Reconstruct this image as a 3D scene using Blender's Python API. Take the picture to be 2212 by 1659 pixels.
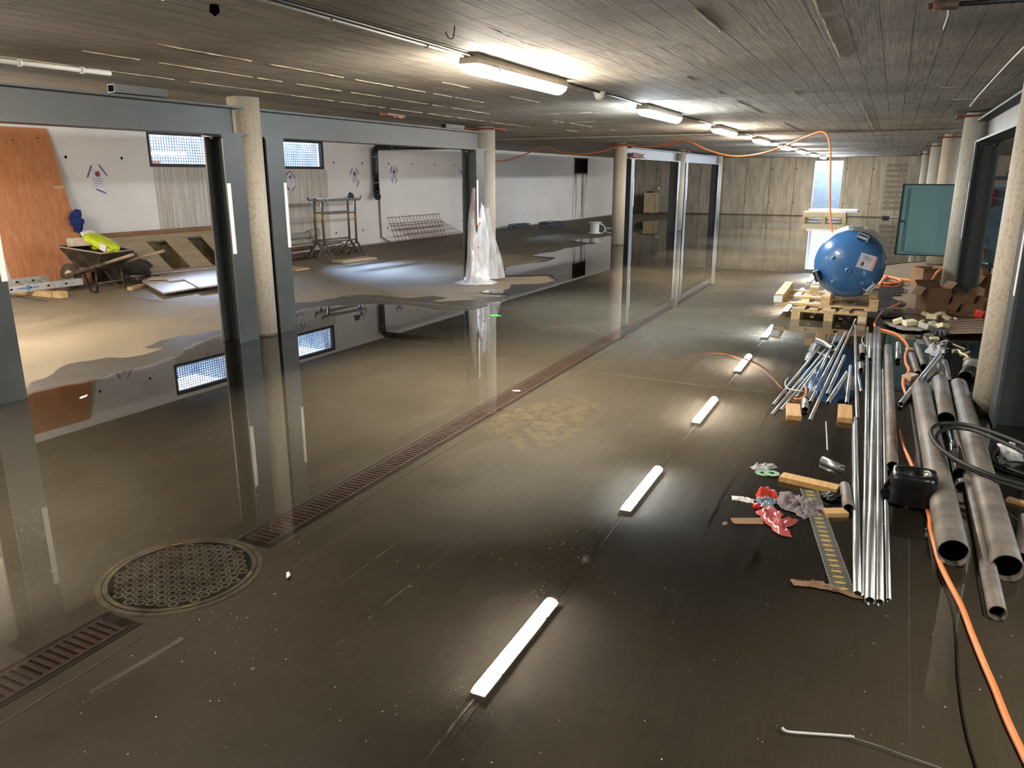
import bpy, bmesh, math, random
from mathutils import Vector, Matrix
from mathutils.geometry import tessellate_polygon
random.seed(7)
C = bpy.context.scene.collection
PI = math.pi
for o in list(bpy.data.objects): bpy.data.objects.remove(o)

# ------------------------------------------------------------------ camera
CAMH = 1.70
FPX = 1661.0                      # focal length for the 2212 x 1659 frame
PITCH = math.atan((829.5-378.0)/FPX)
YAW = math.atan(828.0/math.hypot(FPX, 451.5))
cam_d = bpy.data.cameras.new('camera'); cam = bpy.data.objects.new('camera', cam_d); C.objects.link(cam)
cam_d.sensor_fit = 'HORIZONTAL'; cam_d.sensor_width = 36.0; cam_d.lens = 36.0*FPX/2212.0
cam.location = (0, 0, CAMH); cam.rotation_euler = (PI/2-PITCH, 0, YAW)
cam_d.clip_start = 0.05; cam_d.clip_end = 200
bpy.context.scene.camera = cam
# the surveyed spot where a sight line through the photograph meets a plane of the room
_F = Vector((-math.sin(YAW)*math.cos(PITCH), math.cos(YAW)*math.cos(PITCH), -math.sin(PITCH)))
_R = Vector((math.cos(YAW), math.sin(YAW), 0)); _U = _R.cross(_F)
def ray(x, y): return _F + _R*((x-1106)/FPX) - _U*((y-829.5)/FPX)
def at(x, y, z=0.0):
    d = ray(x, y); t = (z-CAMH)/d.z; return Vector((t*d.x, t*d.y, z))
def atX(x, y, X):
    d = ray(x, y); t = X/d.x; return Vector((X, t*d.y, CAMH+t*d.z))
def atY(x, y, Y):
    d = ray(x, y); t = Y/d.y; return Vector((t*d.x, Y, CAMH+t*d.z))

# ------------------------------------------------------------------ view, world, daylight
sc = bpy.context.scene
sc.view_settings.view_transform = 'Standard'; sc.view_settings.look = 'None'
sc.view_settings.gamma = 1.0; sc.view_settings.use_curve_mapping = False
sc.view_settings.exposure = 1.75
w = bpy.data.worlds.new('sky'); sc.world = w; w.use_nodes = True
wn = w.node_tree.nodes; wl = w.node_tree.links
bg = wn['Background']; bg.inputs[0].default_value = (0.64, 0.79, 1.0, 1); bg.inputs[1].default_value = 4.0
try: sc.cycles.sample_clamp_indirect = 12.0
except Exception: pass

def area(name, loc, target, sx, sy, power, col, spread=180):
    l = bpy.data.lights.new(name, 'AREA'); l.shape = 'RECTANGLE'; l.size = sx; l.size_y = sy
    l.energy = power; l.color = col; l.spread = math.radians(spread)
    o = bpy.data.objects.new(name, l); C.objects.link(o); o.location = loc
    d = Vector(target)-Vector(loc); o.rotation_euler = d.to_track_quat('-Z', 'Y').to_euler()
    return o
# daylight that falls through the three barred windows onto the floor
SKYC = (0.56, 0.72, 1.0)
area('daylight_first_window', (-13.0, 11.3, 2.78), (-9.4, 9.0, 0.0), 1.2, 0.25, 16, SKYC, 40)
area('daylight_second_window', (-12.85, 14.5, 2.75), (-7.9, 12.0, 0.0), 1.3, 0.22, 42, (0.42, 0.62, 1.0), 26)
area('daylight_third_window', (-12.6, 22.3, 2.75), (-8.6, 20.6, 0.0), 1.2, 0.25, 40, SKYC, 35)
area('daylight_far_doorway', (-2.5, 36.4, 1.6), (-2.5, 30, 0.8), 1.0, 1.9, 60, (0.62, 0.76, 1.0), 150)

# ------------------------------------------------------------------ materials
def newmat(name):
    m = bpy.data.materials.new(name); m.use_nodes = True
    nt = m.node_tree; return m, nt.nodes, nt.links, nt.nodes['Principled BSDF']
def lin(c):
    return tuple(((v/255.0)/12.92 if v/255.0 <= 0.04045 else ((v/255.0+0.055)/1.055)**2.4) for v in c)
def pm(name, c1, c2=None, scale=8, rough=0.6, metal=0.0, bump=0.0, bscale=None, detail=6, stretch=(1,1,1), rvar=0.0, spec=0.5, contrast=(0.35,0.65), coat=0.0):
    """procedural principled material; colours are sRGB 0-255"""
    m, n, l, b = newmat(name)
    a1 = (*lin(c1), 1); a2 = (*lin(c2), 1) if c2 else a1
    b.inputs['Roughness'].default_value = rough; b.inputs['Metallic'].default_value = metal
    b.inputs['Specular IOR Level'].default_value = spec
    if coat: b.inputs['Coat Weight'].default_value = coat; b.inputs['Coat Roughness'].default_value = 0.1
    tc = n.new('ShaderNodeTexCoord'); mp = n.new('ShaderNodeMapping'); mp.inputs['Scale'].default_value = stretch
    l.new(tc.outputs['Object'], mp.inputs['Vector'])
    nz = n.new('ShaderNodeTexNoise'); nz.inputs['Scale'].default_value = scale; nz.inputs['Detail'].default_value = detail
    nz.inputs['Roughness'].default_value = 0.62
    l.new(mp.outputs[0], nz.inputs['Vector'])
    cr = n.new('ShaderNodeValToRGB'); cr.color_ramp.elements[0].position = contrast[0]; cr.color_ramp.elements[1].position = contrast[1]
    cr.color_ramp.elements[0].color = a1; cr.color_ramp.elements[1].color = a2
    l.new(nz.outputs[0], cr.inputs[0]); l.new(cr.outputs[0], b.inputs['Base Color'])
    if rvar:
        mr = n.new('ShaderNodeMapRange'); mr.inputs[3].default_value = max(0.02, rough-rvar); mr.inputs[4].default_value = rough+rvar
        l.new(nz.outputs[0], mr.inputs[0]); l.new(mr.outputs[0], b.inputs['Roughness'])
    if bump:
        nb = n.new('ShaderNodeTexNoise'); nb.inputs['Scale'].default_value = bscale or scale*4; nb.inputs['Detail'].default_value = 5
        l.new(mp.outputs[0], nb.inputs['Vector'])
        bp = n.new('ShaderNodeBump'); bp.inputs['Strength'].default_value = bump; bp.inputs['Distance'].default_value = 0.01
        l.new(nb.outputs[0], bp.inputs['Height']); l.new(bp.outputs[0], b.inputs['Normal'])
    return m
def emat(name, col, strength):
    m, n, l, b = newmat(name)
    b.inputs['Base Color'].default_value = (0.8, 0.8, 0.8, 1)
    b.inputs['Emission Color'].default_value = (*col, 1); b.inputs['Emission Strength'].default_value = strength
    return m
def mth(n, l, op, a, b=None, c=None):
    nd = n.new('ShaderNodeMath'); nd.operation = op
    for i, v in enumerate((a, b, c)):
        if v is None: continue
        if isinstance(v, (int, float)): nd.inputs[i].default_value = v
        else: l.new(v, nd.inputs[i])
    return nd.outputs[0]
def mixc(n, l, fac, a, b, mode='MIX'):
    nd = n.new('ShaderNodeMix'); nd.data_type = 'RGBA'; nd.blend_type = mode
    for s, v in ((nd.inputs[0], fac), (nd.inputs[6], a), (nd.inputs[7], b)):
        if isinstance(v, (int, float)): s.default_value = v
        elif isinstance(v, tuple): s.default_value = (*v, 1) if len(v) == 3 else v
        else: l.new(v, s)
    return nd.outputs[2]
def noise(n, l, vec, scale, detail=5, rough=0.6, dist=0.0):
    nz = n.new('ShaderNodeTexNoise'); nz.inputs['Scale'].default_value = scale; nz.inputs['Detail'].default_value = detail
    nz.inputs['Roughness'].default_value = rough; nz.inputs['Distortion'].default_value = dist
    l.new(vec, nz.inputs['Vector']); return nz.outputs[0]
def mapping(n, l, vec, scale=(1,1,1), rot=(0,0,0), loc=(0,0,0)):
    mp = n.new('ShaderNodeMapping'); mp.inputs['Scale'].default_value = scale; mp.inputs['Rotation'].default_value = rot; mp.inputs['Location'].default_value = loc
    l.new(vec, mp.inputs['Vector']); return mp.outputs[0]
def ramp(n, l, v, p0, p1, c0=(0,0,0), c1=(1,1,1)):
    cr = n.new('ShaderNodeValToRGB'); e = cr.color_ramp.elements
    e[0].position = p0; e[1].position = p1; e[0].color = (*c0, 1); e[1].color = (*c1, 1)
    l.new(v, cr.inputs[0]); return cr.outputs[0]

def ceiling_material():
    m, n, l, b = newmat('board_marked_concrete')
    tc = n.new('ShaderNodeTexCoord').outputs['Object']
    v = mapping(n, l, tc, rot=(0, 0, PI/2))          # board rows run into the depth of the hall
    br = n.new('ShaderNodeTexBrick'); br.offset = 0.0; br.squash = 1.0
    l.new(v, br.inputs['Vector'])
    br.inputs['Scale'].default_value = 1.0; br.inputs['Brick Width'].default_value = 1.25; br.inputs['Row Height'].default_value = 0.155
    br.inputs['Mortar Size'].default_value = 0.005; br.inputs['Mortar Smooth'].default_value = 0.3; br.inputs['Bias'].default_value = 0.0
    br.inputs['Color1'].default_value = (0.0, 0.0, 0.0, 1); br.inputs['Color2'].default_value = (1, 1, 1, 1); br.inputs['Mortar'].default_value = (0.0, 0.0, 0.0, 1)
    grain = noise(n, l, mapping(n, l, tc, scale=(34, 1.1, 1)), 2.0, 9, 0.7, 0.35)
    patch = noise(n, l, tc, 0.9, 6, 0.6)
    fine = noise(n, l, tc, 14, 6, 0.7)
    col = ramp(n, l, grain, 0.36, 0.66, lin((118, 109, 96)), lin((206, 197, 182)))
    col = mixc(n, l, mth(n, l, 'MULTIPLY', br.outputs['Color'], 0.5), col, lin((196, 185, 168)))
    col = mixc(n, l, mth(n, l, 'MULTIPLY', ramp(n, l, patch, 0.45, 0.7), 0.8), col, lin((124, 114, 100)))
    col = mixc(n, l, mth(n, l, 'MULTIPLY', ramp(n, l, fine, 0.5, 0.75), 0.22), col, lin((120, 110, 96)))
    col = mixc(n, l, mth(n, l, 'MULTIPLY', br.outputs['Fac'], mth(n, l, 'MULTIPLY', ramp(n, l, noise(n, l, tc, 1.7, 4), 0.30, 0.60), 0.9)), col, lin((62, 54, 45)))
    l.new(col, b.inputs['Base Color']); b.inputs['Roughness'].default_value = 0.75
    h = mth(n, l, 'MULTIPLY_ADD', br.outputs['Color'], 0.5, mth(n, l, 'MULTIPLY', grain, 0.75))
    h = mth(n, l, 'MULTIPLY_ADD', br.outputs['Fac'], -1.2, h)
    h = mth(n, l, 'MULTIPLY_ADD', fine, 0.10, h)
    bp = n.new('ShaderNodeBump'); bp.inputs['Strength'].default_value = 1.0; bp.inputs['Distance'].default_value = 0.032
    l.new(h, bp.inputs['Height']); l.new(bp.outputs[0], b.inputs['Normal'])
    return m
def panel_concrete():
    m, n, l, b = newmat('shuttered_wall_concrete')
    tc = n.new('ShaderNodeTexCoord').outputs['Object']
    v = mapping(n, l, tc, rot=(PI/2, 0, 0))
    sx = n.new('ShaderNodeSeparateXYZ'); l.new(tc, sx.inputs[0])
    fx = mth(n, l, 'FRACT', mth(n, l, 'ADD', sx.outputs[0], 40.35))
    joint = mth(n, l, 'LESS_THAN', mth(n, l, 'ABSOLUTE', mth(n, l, 'SUBTRACT', fx, 0.5)), 0.012)
    wob = noise(n, l, mapping(n, l, tc, scale=(3, 1, 0.6)), 2, 6)
    streak = noise(n, l, mapping(n, l, tc, scale=(9, 1, 0.5)), 2.2, 7, 0.7)
    col = ramp(n, l, wob, 0.3, 0.72, lin((140, 132, 118)), lin((184, 175, 160)))
    col = mixc(n, l, mth(n, l, 'MULTIPLY', ramp(n, l, streak, 0.45, 0.7), 0.4), col, lin((122, 112, 98)))
    # holes of the formwork ties beside each joint
    def hole(z):
        a = mth(n, l, 'LESS_THAN', mth(n, l, 'ABSOLUTE', mth(n, l, 'SUBTRACT', fx, 0.53)), 0.03)
        c = mth(n, l, 'LESS_THAN', mth(n, l, 'ABSOLUTE', mth(n, l, 'SUBTRACT', sx.outputs[2], z)), 0.03)
        return mth(n, l, 'MULTIPLY', a, c)
    f = mth(n, l, 'MAXIMUM', joint, mth(n, l, 'MAXIMUM', hole(0.55), hole(1.95)))
    f = mth(n, l, 'MAXIMUM', f, mth(n, l, 'LESS_THAN', sx.outputs[2], 0.05))
    col = mixc(n, l, mth(n, l, 'MULTIPLY', f, 0.75), col, lin((58, 50, 40)))
    l.new(col, b.inputs['Base Color']); b.inputs['Roughness'].default_value = 0.8
    bp = n.new('ShaderNodeBump'); bp.inputs['Strength'].default_value = 0.5; bp.inputs['Distance'].default_value = 0.01
    l.new(mth(n, l, 'SUBTRACT', streak, f), bp.inputs['Height']); l.new(bp.outputs[0], b.inputs['Normal'])
    return m
def white_wall():
    m, n, l, b = newmat('white_painted_wall')
    tc = n.new('ShaderNodeTexCoord').outputs['Object']
    sx = n.new('ShaderNodeSeparateXYZ'); l.new(tc, sx.inputs[0])
    wob = noise(n, l, tc, 0.6, 6)
    col = ramp(n, l, wob, 0.3, 0.75, lin((228, 224, 223)), lin((243, 241, 241)))
    st = noise(n, l, mapping(n, l, tc, scale=(1, 26, 0.35)), 1.6, 8, 0.72, 0.3)
    fine = noise(n, l, mapping(n, l, tc, scale=(1, 60, 0.5)), 1.4, 4, 0.6)
    def box(y0, y1, z0, z1):
        a = mth(n, l, 'MULTIPLY', mth(n, l, 'GREATER_THAN', sx.outputs[1], y0), mth(n, l, 'LESS_THAN', sx.outputs[1], y1))
        c = mth(n, l, 'MULTIPLY', mth(n, l, 'GREATER_THAN', sx.outputs[2], z0), mth(n, l, 'LESS_THAN', sx.outputs[2], z1))
        return mth(n, l, 'MULTIPLY', a, c)
    runs = mth(n, l, 'MAXIMUM', box(10.15, 11.7, 0.30, 1.84), box(13.25, 14.75, 0.10, 1.82))
    fac = mth(n, l, 'MULTIPLY', runs, mth(n, l, 'MULTIPLY_ADD', ramp(n, l, st, 0.40, 0.62), 0.75, 0.12))
    col = mixc(n, l, fac, col, lin((142, 126, 104)))
    fac2 = mth(n, l, 'MULTIPLY', runs, mth(n, l, 'MULTIPLY', ramp(n, l, fine, 0.52, 0.58), 0.5))
    col = mixc(n, l, fac2, col, lin((214, 208, 200)))
    # broad level grey bands beside the trestle
    bands = mth(n, l, 'MAXIMUM', box(13.25, 15.7, 1.00, 1.09), box(13.25, 15.7, 0.63, 0.70))
    col = mixc(n, l, mth(n, l, 'MULTIPLY', bands, 0.38), col, lin((120, 110, 96)))
    # black run-off below the louvre
    r3 = box(28.75, 30.2, 0.05, 1.74)
    t3 = noise(n, l, mapping(n, l, tc, scale=(1, 5.5, 0.12), loc=(0, 3.3, 0)), 1.5, 3, 0.5, 0.2)
    col = mixc(n, l, mth(n, l, 'MULTIPLY', r3, ramp(n, l, t3, 0.50, 0.62)), col, lin((60, 52, 44)))
    base = mth(n, l, 'LESS_THAN', sx.outputs[2], 0.03)
    col = mixc(n, l, mth(n, l, 'MULTIPLY', base, 0.5), col, lin((90, 80, 68)))
    l.new(col, b.inputs['Base Color']); b.inputs['Roughness'].default_value = 0.7
    bp = n.new('ShaderNodeBump'); bp.inputs['Strength'].default_value = 0.15; bp.inputs['Distance'].default_value = 0.01
    l.new(noise(n, l, tc, 30, 4), bp.inputs['Height']); l.new(bp.outputs[0], b.inputs['Normal'])
    return m
def floor_material(name, dark, light, rough, rv, spots=True, speck=(200, 190, 170)):
    m, n, l, b = newmat(name)
    tc = n.new('ShaderNodeTexCoord').outputs['Object']
    a = noise(n, l, mapping(n, l, tc, scale=(1, 0.8, 1)), 1.1, 8, 0.68, 0.4)
    s = noise(n, l, tc, 24, 6, 0.7)
    big = noise(n, l, tc, 0.35, 4, 0.5)
    col = ramp(n, l, a, 0.30, 0.72, lin(dark), lin(light))
    col = mixc(n, l, mth(n, l, 'MULTIPLY', ramp(n, l, s, 0.45, 0.8), 0.35), col, lin(tuple(int(v*0.72) for v in dark)))
    col = mixc(n, l, mth(n, l, 'MULTIPLY', ramp(n, l, big, 0.45, 0.6), 0.25), col, lin(light))
    if name.startswith('dry'):
        sx = n.new('ShaderNodeSeparateXYZ'); l.new(tc, sx.inputs[0])
        w1 = noise(n, l, mapping(n, l, tc, scale=(1, 0.5, 1)), 0.7, 7, 0.6, 0.5)
        f = mth(n, l, 'MULTIPLY_ADD', w1, 7.0, mth(n, l, 'SUBTRACT', sx.outputs[1], 17.2))
        f = mth(n, l, 'MULTIPLY', ramp(n, l, mth(n, l, 'MULTIPLY', f, 0.5), 0.0, 1.0), mth(n, l, 'LESS_THAN', sx.outputs[0], -4.0))
        col = mixc(n, l, mth(n, l, 'MULTIPLY', f, 0.8), col, lin((72, 63, 50)))
    if spots:
        vo = n.new('ShaderNodeTexVoronoi'); vo.feature = 'F1'; vo.inputs['Scale'].default_value = 5.0; l.new(tc, vo.inputs['Vector'])
        sp = mth(n, l, 'LESS_THAN', vo.outputs['Distance'], mth(n, l, 'MULTIPLY', noise(n, l, tc, 1.3, 2), 0.075))
        col = mixc(n, l, mth(n, l, 'MULTIPLY', sp, 0.7), col, lin(speck))
    l.new(col, b.inputs['Base Color'])
    mr = n.new('ShaderNodeMapRange'); mr.inputs[1].default_value = 0.35; mr.inputs[2].default_value = 0.65; mr.inputs[3].default_value = rough-rv; mr.inputs[4].default_value = rough+rv
    l.new(a, mr.inputs[0]); l.new(mr.outputs[0], b.inputs['Roughness'])
    bp = n.new('ShaderNodeBump'); bp.inputs['Strength'].default_value = 0.35; bp.inputs['Distance'].default_value = 0.004
    l.new(s, bp.inputs['Height']); l.new(bp.outputs[0], b.inputs['Normal'])
    return m
def water_material():
    m, n, l, b = newmat('still_water'); n.remove(b)
    out = n['Material Output']
    tc = n.new('ShaderNodeTexCoord').outputs['Object']
    tr = n.new('ShaderNodeBsdfTransparent'); tr.inputs[0].default_value = (0.94, 0.935, 0.91, 1)
    gl = n.new('ShaderNodeBsdfGlossy'); gl.inputs['Roughness'].default_value = 0.0; gl.inputs['Color'].default_value = (1, 1, 1, 1)
    fr = n.new('ShaderNodeFresnel'); fr.inputs['IOR'].default_value = 1.50
    bp = n.new('ShaderNodeBump'); bp.inputs['Strength'].default_value = 0.04; bp.inputs['Distance'].default_value = 0.002
    l.new(noise(n, l, tc, 1.6, 2), bp.inputs['Height']); l.new(bp.outputs[0], gl.inputs['Normal']); l.new(bp.outputs[0], fr.inputs['Normal'])
    mx = n.new('ShaderNodeMixShader'); l.new(fr.outputs[0], mx.inputs[0]); l.new(tr.outputs[0], mx.inputs[1]); l.new(gl.outputs[0], mx.inputs[2])
    l.new(mx.outputs[0], out.inputs[0]); return m
def column_material():
    m, n, l, b = newmat('column_concrete')
    tc = n.new('ShaderNodeTexCoord').outputs['Object']
    g = noise(n, l, mapping(n, l, tc, scale=(14, 14, 0.8)), 1.5, 8, 0.65)
    s = noise(n, l, tc, 38, 4, 0.6)
    col = ramp(n, l, g, 0.3, 0.7, lin((164, 156, 142)), lin((184, 177, 163)))
    col = mixc(n, l, mth(n, l, 'MULTIPLY', ramp(n, l, s, 0.52, 0.62), 0.55), col, lin((146, 128, 98)))
    sx = n.new('ShaderNodeSeparateXYZ'); l.new(tc, sx.inputs[0])
    col = mixc(n, l, mth(n, l, 'MULTIPLY', mth(n, l, 'LESS_THAN', sx.outputs[2], 0.035), 0.6), col, lin((84, 68, 46)))
    l.new(col, b.inputs['Base Color']); b.inputs['Roughness'].default_value = 0.65
    bp = n.new('ShaderNodeBump'); bp.inputs['Strength'].default_value = 0.3; bp.inputs['Distance'].default_value = 0.006
    l.new(g, bp.inputs['Height']); l.new(bp.outputs[0], b.inputs['Normal'])
    return m
def wood_mat(name, c1, c2, rough=0.6, axis='Y', sc_=1.0, bump=0.1):
    st = {'X': (1.2, 16, 16), 'Y': (16, 1.2, 16), 'Z': (16, 16, 1.2)}[axis]
    return pm(name, c1, c2, scale=1.6*sc_, rough=rough, bump=bump, bscale=4, stretch=st, detail=8)
def film_mat(name, tint, opac, rough=0.15):
    """thin clear plastic film: mostly see-through, milky, shiny"""
    m, n, l, b = newmat(name)
    out = n['Material Output']
    tc = n.new('ShaderNodeTexCoord').outputs['Object']
    b.inputs['Base Color'].default_value = (*lin(tint), 1); b.inputs['Roughness'].default_value = rough; b.inputs['Specular IOR Level'].default_value = 0.8
    tr = n.new('ShaderNodeBsdfTransparent')
    nz = noise(n, l, mapping(n, l, tc, scale=(1, 1, .35)), 9, 3, 0.55, 0.6)
    mr = n.new('ShaderNodeMapRange'); mr.inputs[1].default_value = 0.3; mr.inputs[2].default_value = 0.7
    mr.inputs[3].default_value = max(0.05, opac-0.2); mr.inputs[4].default_value = min(1, opac+0.25)
    l.new(nz, mr.inputs[0])
    bp = n.new('ShaderNodeBump'); bp.inputs['Strength'].default_value = 0.7; bp.inputs['Distance'].default_value = 0.02
    l.new(nz, bp.inputs['Height']); l.new(bp.outputs[0], b.inputs['Normal'])
    mx = n.new('ShaderNodeMixShader'); l.new(mr.outputs[0], mx.inputs[0]); l.new(tr.outputs[0], mx.inputs[1]); l.new(b.outputs[0], mx.inputs[2])
    l.new(mx.outputs[0], out.inputs[0]); return m

M = dict(
    ceiling=ceiling_material(), panel=panel_concrete(), white=white_wall(), column=column_material(), water=water_material(),
    floor=floor_material('dry_concrete_floor', (102, 90, 72), (142, 127, 104), 0.7, 0.1),
    damp=floor_material('damp_concrete_band', (58, 53, 46), (76, 70, 61), 0.5, 0.1, speck=(150, 142, 126)),
    wet=floor_material('wet_concrete_floor', (94, 87, 74), (112, 104, 90), 0.42, 0.12, speck=(206, 198, 178)),
    steel=pm('grey_primed_steel', (52, 56, 58), (60, 64, 65), scale=3, rough=0.45, rvar=0.08),
    steel_lite=pm('galvanised_grey', (132, 134, 132), (168, 170, 168), scale=5, rough=0.4, metal=0.6),
    rust=pm('rusty_steel', (92, 42, 24), (132, 74, 46), scale=14, rough=0.8, bump=0.4),
    darkrust=pm('dark_rusted_iron', (78, 58, 46), (112, 90, 74), scale=20, rough=0.6, bump=0.4, metal=0.3),
    castiron=pm('worn_cast_iron', (160, 152, 134), (120, 108, 94), scale=9, rough=0.5, bump=0.4, metal=0.3),
    black=pm('black_plastic', (16, 17, 19), (24, 25, 27), scale=10, rough=0.35),
    blacksoft=pm('black_rubber', (20, 20, 20), (34, 33, 31), scale=12, rough=0.55),
    darkhole=pm('dark_void', (6, 5, 5), None, rough=1.0, spec=0.0),
    whitep=pm('white_plastic', (214, 212, 206), (228, 226, 222), scale=6, rough=0.45),
    tape=pm('white_edge_tape', (226, 226, 224), (236, 236, 234), scale=4, rough=0.5),
    lampbody=pm('lamp_housing_grey', (150, 142, 128), (164, 156, 142), scale=5, rough=0.5),
    galv=pm('galvanised_conduit', (168, 170, 170), (206, 208, 208), scale=3, rough=0.3, metal=0.85),
    galvdull=pm('dull_grey_steel_pipe', (96, 89, 82), (132, 124, 115), scale=5, rough=0.5, metal=0.15, bump=0.04),
    orange=pm('orange_cable_jacket', (228, 126, 66), (234, 142, 84), scale=4, rough=0.45),
    purple=pm('purple_tape', (82, 62, 142), (96, 74, 158), scale=5, rough=0.5),
    paper=pm('notice_paper', (202, 198, 212), (214, 210, 222), scale=5, rough=0.3),
    wood=wood_mat('pale_softwood', (178, 148, 104), (206, 180, 136)),
    woodx=wood_mat('pale_softwood_crosswise', (172, 142, 98), (200, 172, 128), axis='X'),
    ply=wood_mat('weathered_plywood', (150, 132, 108), (174, 156, 130)),
    plypale=wood_mat('pale_formwork_panel', (168, 156, 148), (194, 182, 174), rough=0.4),
    plyorange=wood_mat('orange_varnished_plywood', (176, 112, 72), (200, 136, 92), axis='Z', rough=0.5),
    card=pm('brown_cardboard', (120, 92, 66), (142, 110, 82), scale=5, rough=0.85, bump=0.1),
    carddark=pm('wet_dark_cardboard', (82, 62, 46), (112, 88, 66), scale=6, rough=0.7, bump=0.2),
    film=film_mat('clear_plastic_film', (222, 220, 222), 0.42),
    filmdense=film_mat('milky_wrapping_film', (226, 222, 224), 0.72),
    blue=pm('blue_enamel', (50, 92, 136), (56, 100, 146), scale=3, rough=0.28, coat=0.4),
    teal=pm('teal_powder_coat', (104, 142, 144), (110, 148, 150), scale=4, rough=0.4),
    alu=pm('aluminium_rail', (178, 176, 170), (206, 204, 198), scale=8, rough=0.4, metal=0.6),
)
# ------------------------------------------------------------------ mesh builder and object helpers
class MB:
    def __init__(s): s.v = []; s.f = []; s.sm = []
    def add(s, vs, fs, smooth=False):
        k = len(s.v); s.v += [Vector(p) for p in vs]; s.f += [tuple(k+i for i in f) for f in fs]; s.sm += [smooth]*len(fs); return s
    def box(s, a, b):
        (x0, y0, z0), (x1, y1, z1) = a, b
        return s.add([(x0,y0,z0),(x1,y0,z0),(x1,y1,z0),(x0,y1,z0),(x0,y0,z1),(x1,y0,z1),(x1,y1,z1),(x0,y1,z1)],
                     [(0,3,2,1),(4,5,6,7),(0,1,5,4),(1,2,6,5),(2,3,7,6),(3,0,4,7)])
    def obox(s, c, size, rz=0, rx=0, ry=0):
        m = Matrix.Translation(Vector(c)) @ Matrix.Rotation(rz, 4, 'Z') @ Matrix.Rotation(ry, 4, 'Y') @ Matrix.Rotation(rx, 4, 'X')
        hx, hy, hz = size[0]/2, size[1]/2, size[2]/2
        vs = [m @ Vector(p) for p in [(-hx,-hy,-hz),(hx,-hy,-hz),(hx,hy,-hz),(-hx,hy,-hz),(-hx,-hy,hz),(hx,-hy,hz),(hx,hy,hz),(-hx,hy,hz)]]
        return s.add(vs, [(0,3,2,1),(4,5,6,7),(0,1,5,4),(1,2,6,5),(2,3,7,6),(3,0,4,7)])
    def beam(s, p, q, w, h, up=(0,0,1)):
        """rectangular bar from p to q"""
        p, q = Vector(p), Vector(q); d = (q-p).normalized(); up = Vector(up)
        if abs(d.dot(up)) > 0.98: up = Vector((1, 0, 0))
        a = d.cross(up).normalized()*(w/2); b = a.cross(d).normalized()*(h/2)
        vs = [p-a-b, p+a-b, p+a+b, p-a+b, q-a-b, q+a-b, q+a+b, q-a+b]
        return s.add(vs, [(0,3,2,1),(4,5,6,7),(0,1,5,4),(1,2,6,5),(2,3,7,6),(3,0,4,7)])
    def tube(s, pts, r, n=10, caps=True, radii=None):
        pts = [Vector(p) for p in pts]; k = len(pts); vs = []; fs = []
        up = Vector((0, 0, 1)); d0 = (pts[1]-pts[0]).normalized()
        if abs(d0.dot(up)) > 0.95: up = Vector((1, 0, 0))
        a = d0.cross(up).normalized()
        for i, p in enumerate(pts):
            d = (pts[min(i+1, k-1)]-pts[max(i-1, 0)]).normalized()
            a = (a-d*a.dot(d)).normalized(); b = d.cross(a)
            rr = radii[i] if radii else r
            for j in range(n):
                t = 2*PI*j/n; vs.append(p+(a*math.cos(t)+b*math.sin(t))*rr)
        for i in range(k-1):
            for j in range(n):
                fs.append((i*n+j, i*n+(j+1)%n, (i+1)*n+(j+1)%n, (i+1)*n+j))
        s.add(vs, fs, True)
        if caps:
            s.add(vs[:n], [tuple(range(n-1, -1, -1))]); s.add(vs[-n:], [tuple(range(n))])
        return s
    def pipe(s, p, q, ro, ri, n=20):
        """open pipe with wall thickness"""
        p, q = Vector(p), Vector(q); d = (q-p).normalized(); up = Vector((0,0,1))
        if abs(d.dot(up)) > 0.95: up = Vector((1,0,0))
        a = d.cross(up).normalized(); b = d.cross(a)
        rings = [(p, ro), (q, ro), (q, ri), (p, ri)]
        vs = []
        for c, r in rings:
            for j in range(n):
                t = 2*PI*j/n; vs.append(c+(a*math.cos(t)+b*math.sin(t))*r)
        k = len(s.v); s.v += vs
        for i in range(4):
            for j in range(n):
                s.f.append((k+i*n+(j+1)%n, k+i*n+j, k+((i+1)%4)*n+j, k+((i+1)%4)*n+(j+1)%n)); s.sm.append(i in (0, 2))
        return s
    def lathe(s, prof, origin=(0,0,0), axis='Z', n=24, smooth=True, mat=None):
        """prof = list of (r, h)"""
        o = Vector(origin); vs = []
        for r, h in prof:
            for j in range(n):
                t = 2*PI*j/n; c, sn = r*math.cos(t), r*math.sin(t)
                p = {'Z': Vector((c, sn, h)), 'Y': Vector((c, h, sn)), 'X': Vector((h, c, sn))}[axis]
                if mat: p = mat @ p
                vs.append(o+p)
        fs = [(i*n+j, i*n+(j+1)%n, (i+1)*n+(j+1)%n, (i+1)*n+j) for i in range(len(prof)-1) for j in range(n)]
        s.add(vs, fs, smooth)
        return s
    def disc(s, c, r, axis='Z', n=20, t=None):
        m = Vector(c); vs = []
        for j in range(n):
            a = 2*PI*j/n
            vs.append(m + {'Z': Vector((r*math.cos(a), r*math.sin(a), 0)), 'Y': Vector((r*math.cos(a), 0, r*math.sin(a))), 'X': Vector((0, r*math.cos(a), r*math.sin(a)))}[axis])
        return s.add(vs, [tuple(range(n))])
    def prism(s, poly, z0, z1):
        """vertical prism over a 2-D outline"""
        n = len(poly)
        tri = tessellate_polygon([[Vector((p[0], p[1], 0)) for p in poly]])
        vs = [(p[0], p[1], z0) for p in poly]+[(p[0], p[1], z1) for p in poly]
        fs = []
        for t in tri:
            a, b, c = t
            A, B, Cc = poly[a], poly[b], poly[c]
            if (B[0]-A[0])*(Cc[1]-A[1])-(B[1]-A[1])*(Cc[0]-A[0]) < 0: b, c = c, b
            fs.append((a+n, b+n, c+n)); fs.append((c, b, a))
        for i in range(n):
            j = (i+1) % n; fs.append((i, j, j+n, i+n))
        return s.add(vs, fs)
    def xform(s, mat):
        s.v = [mat @ p for p in s.v]; return s
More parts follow.
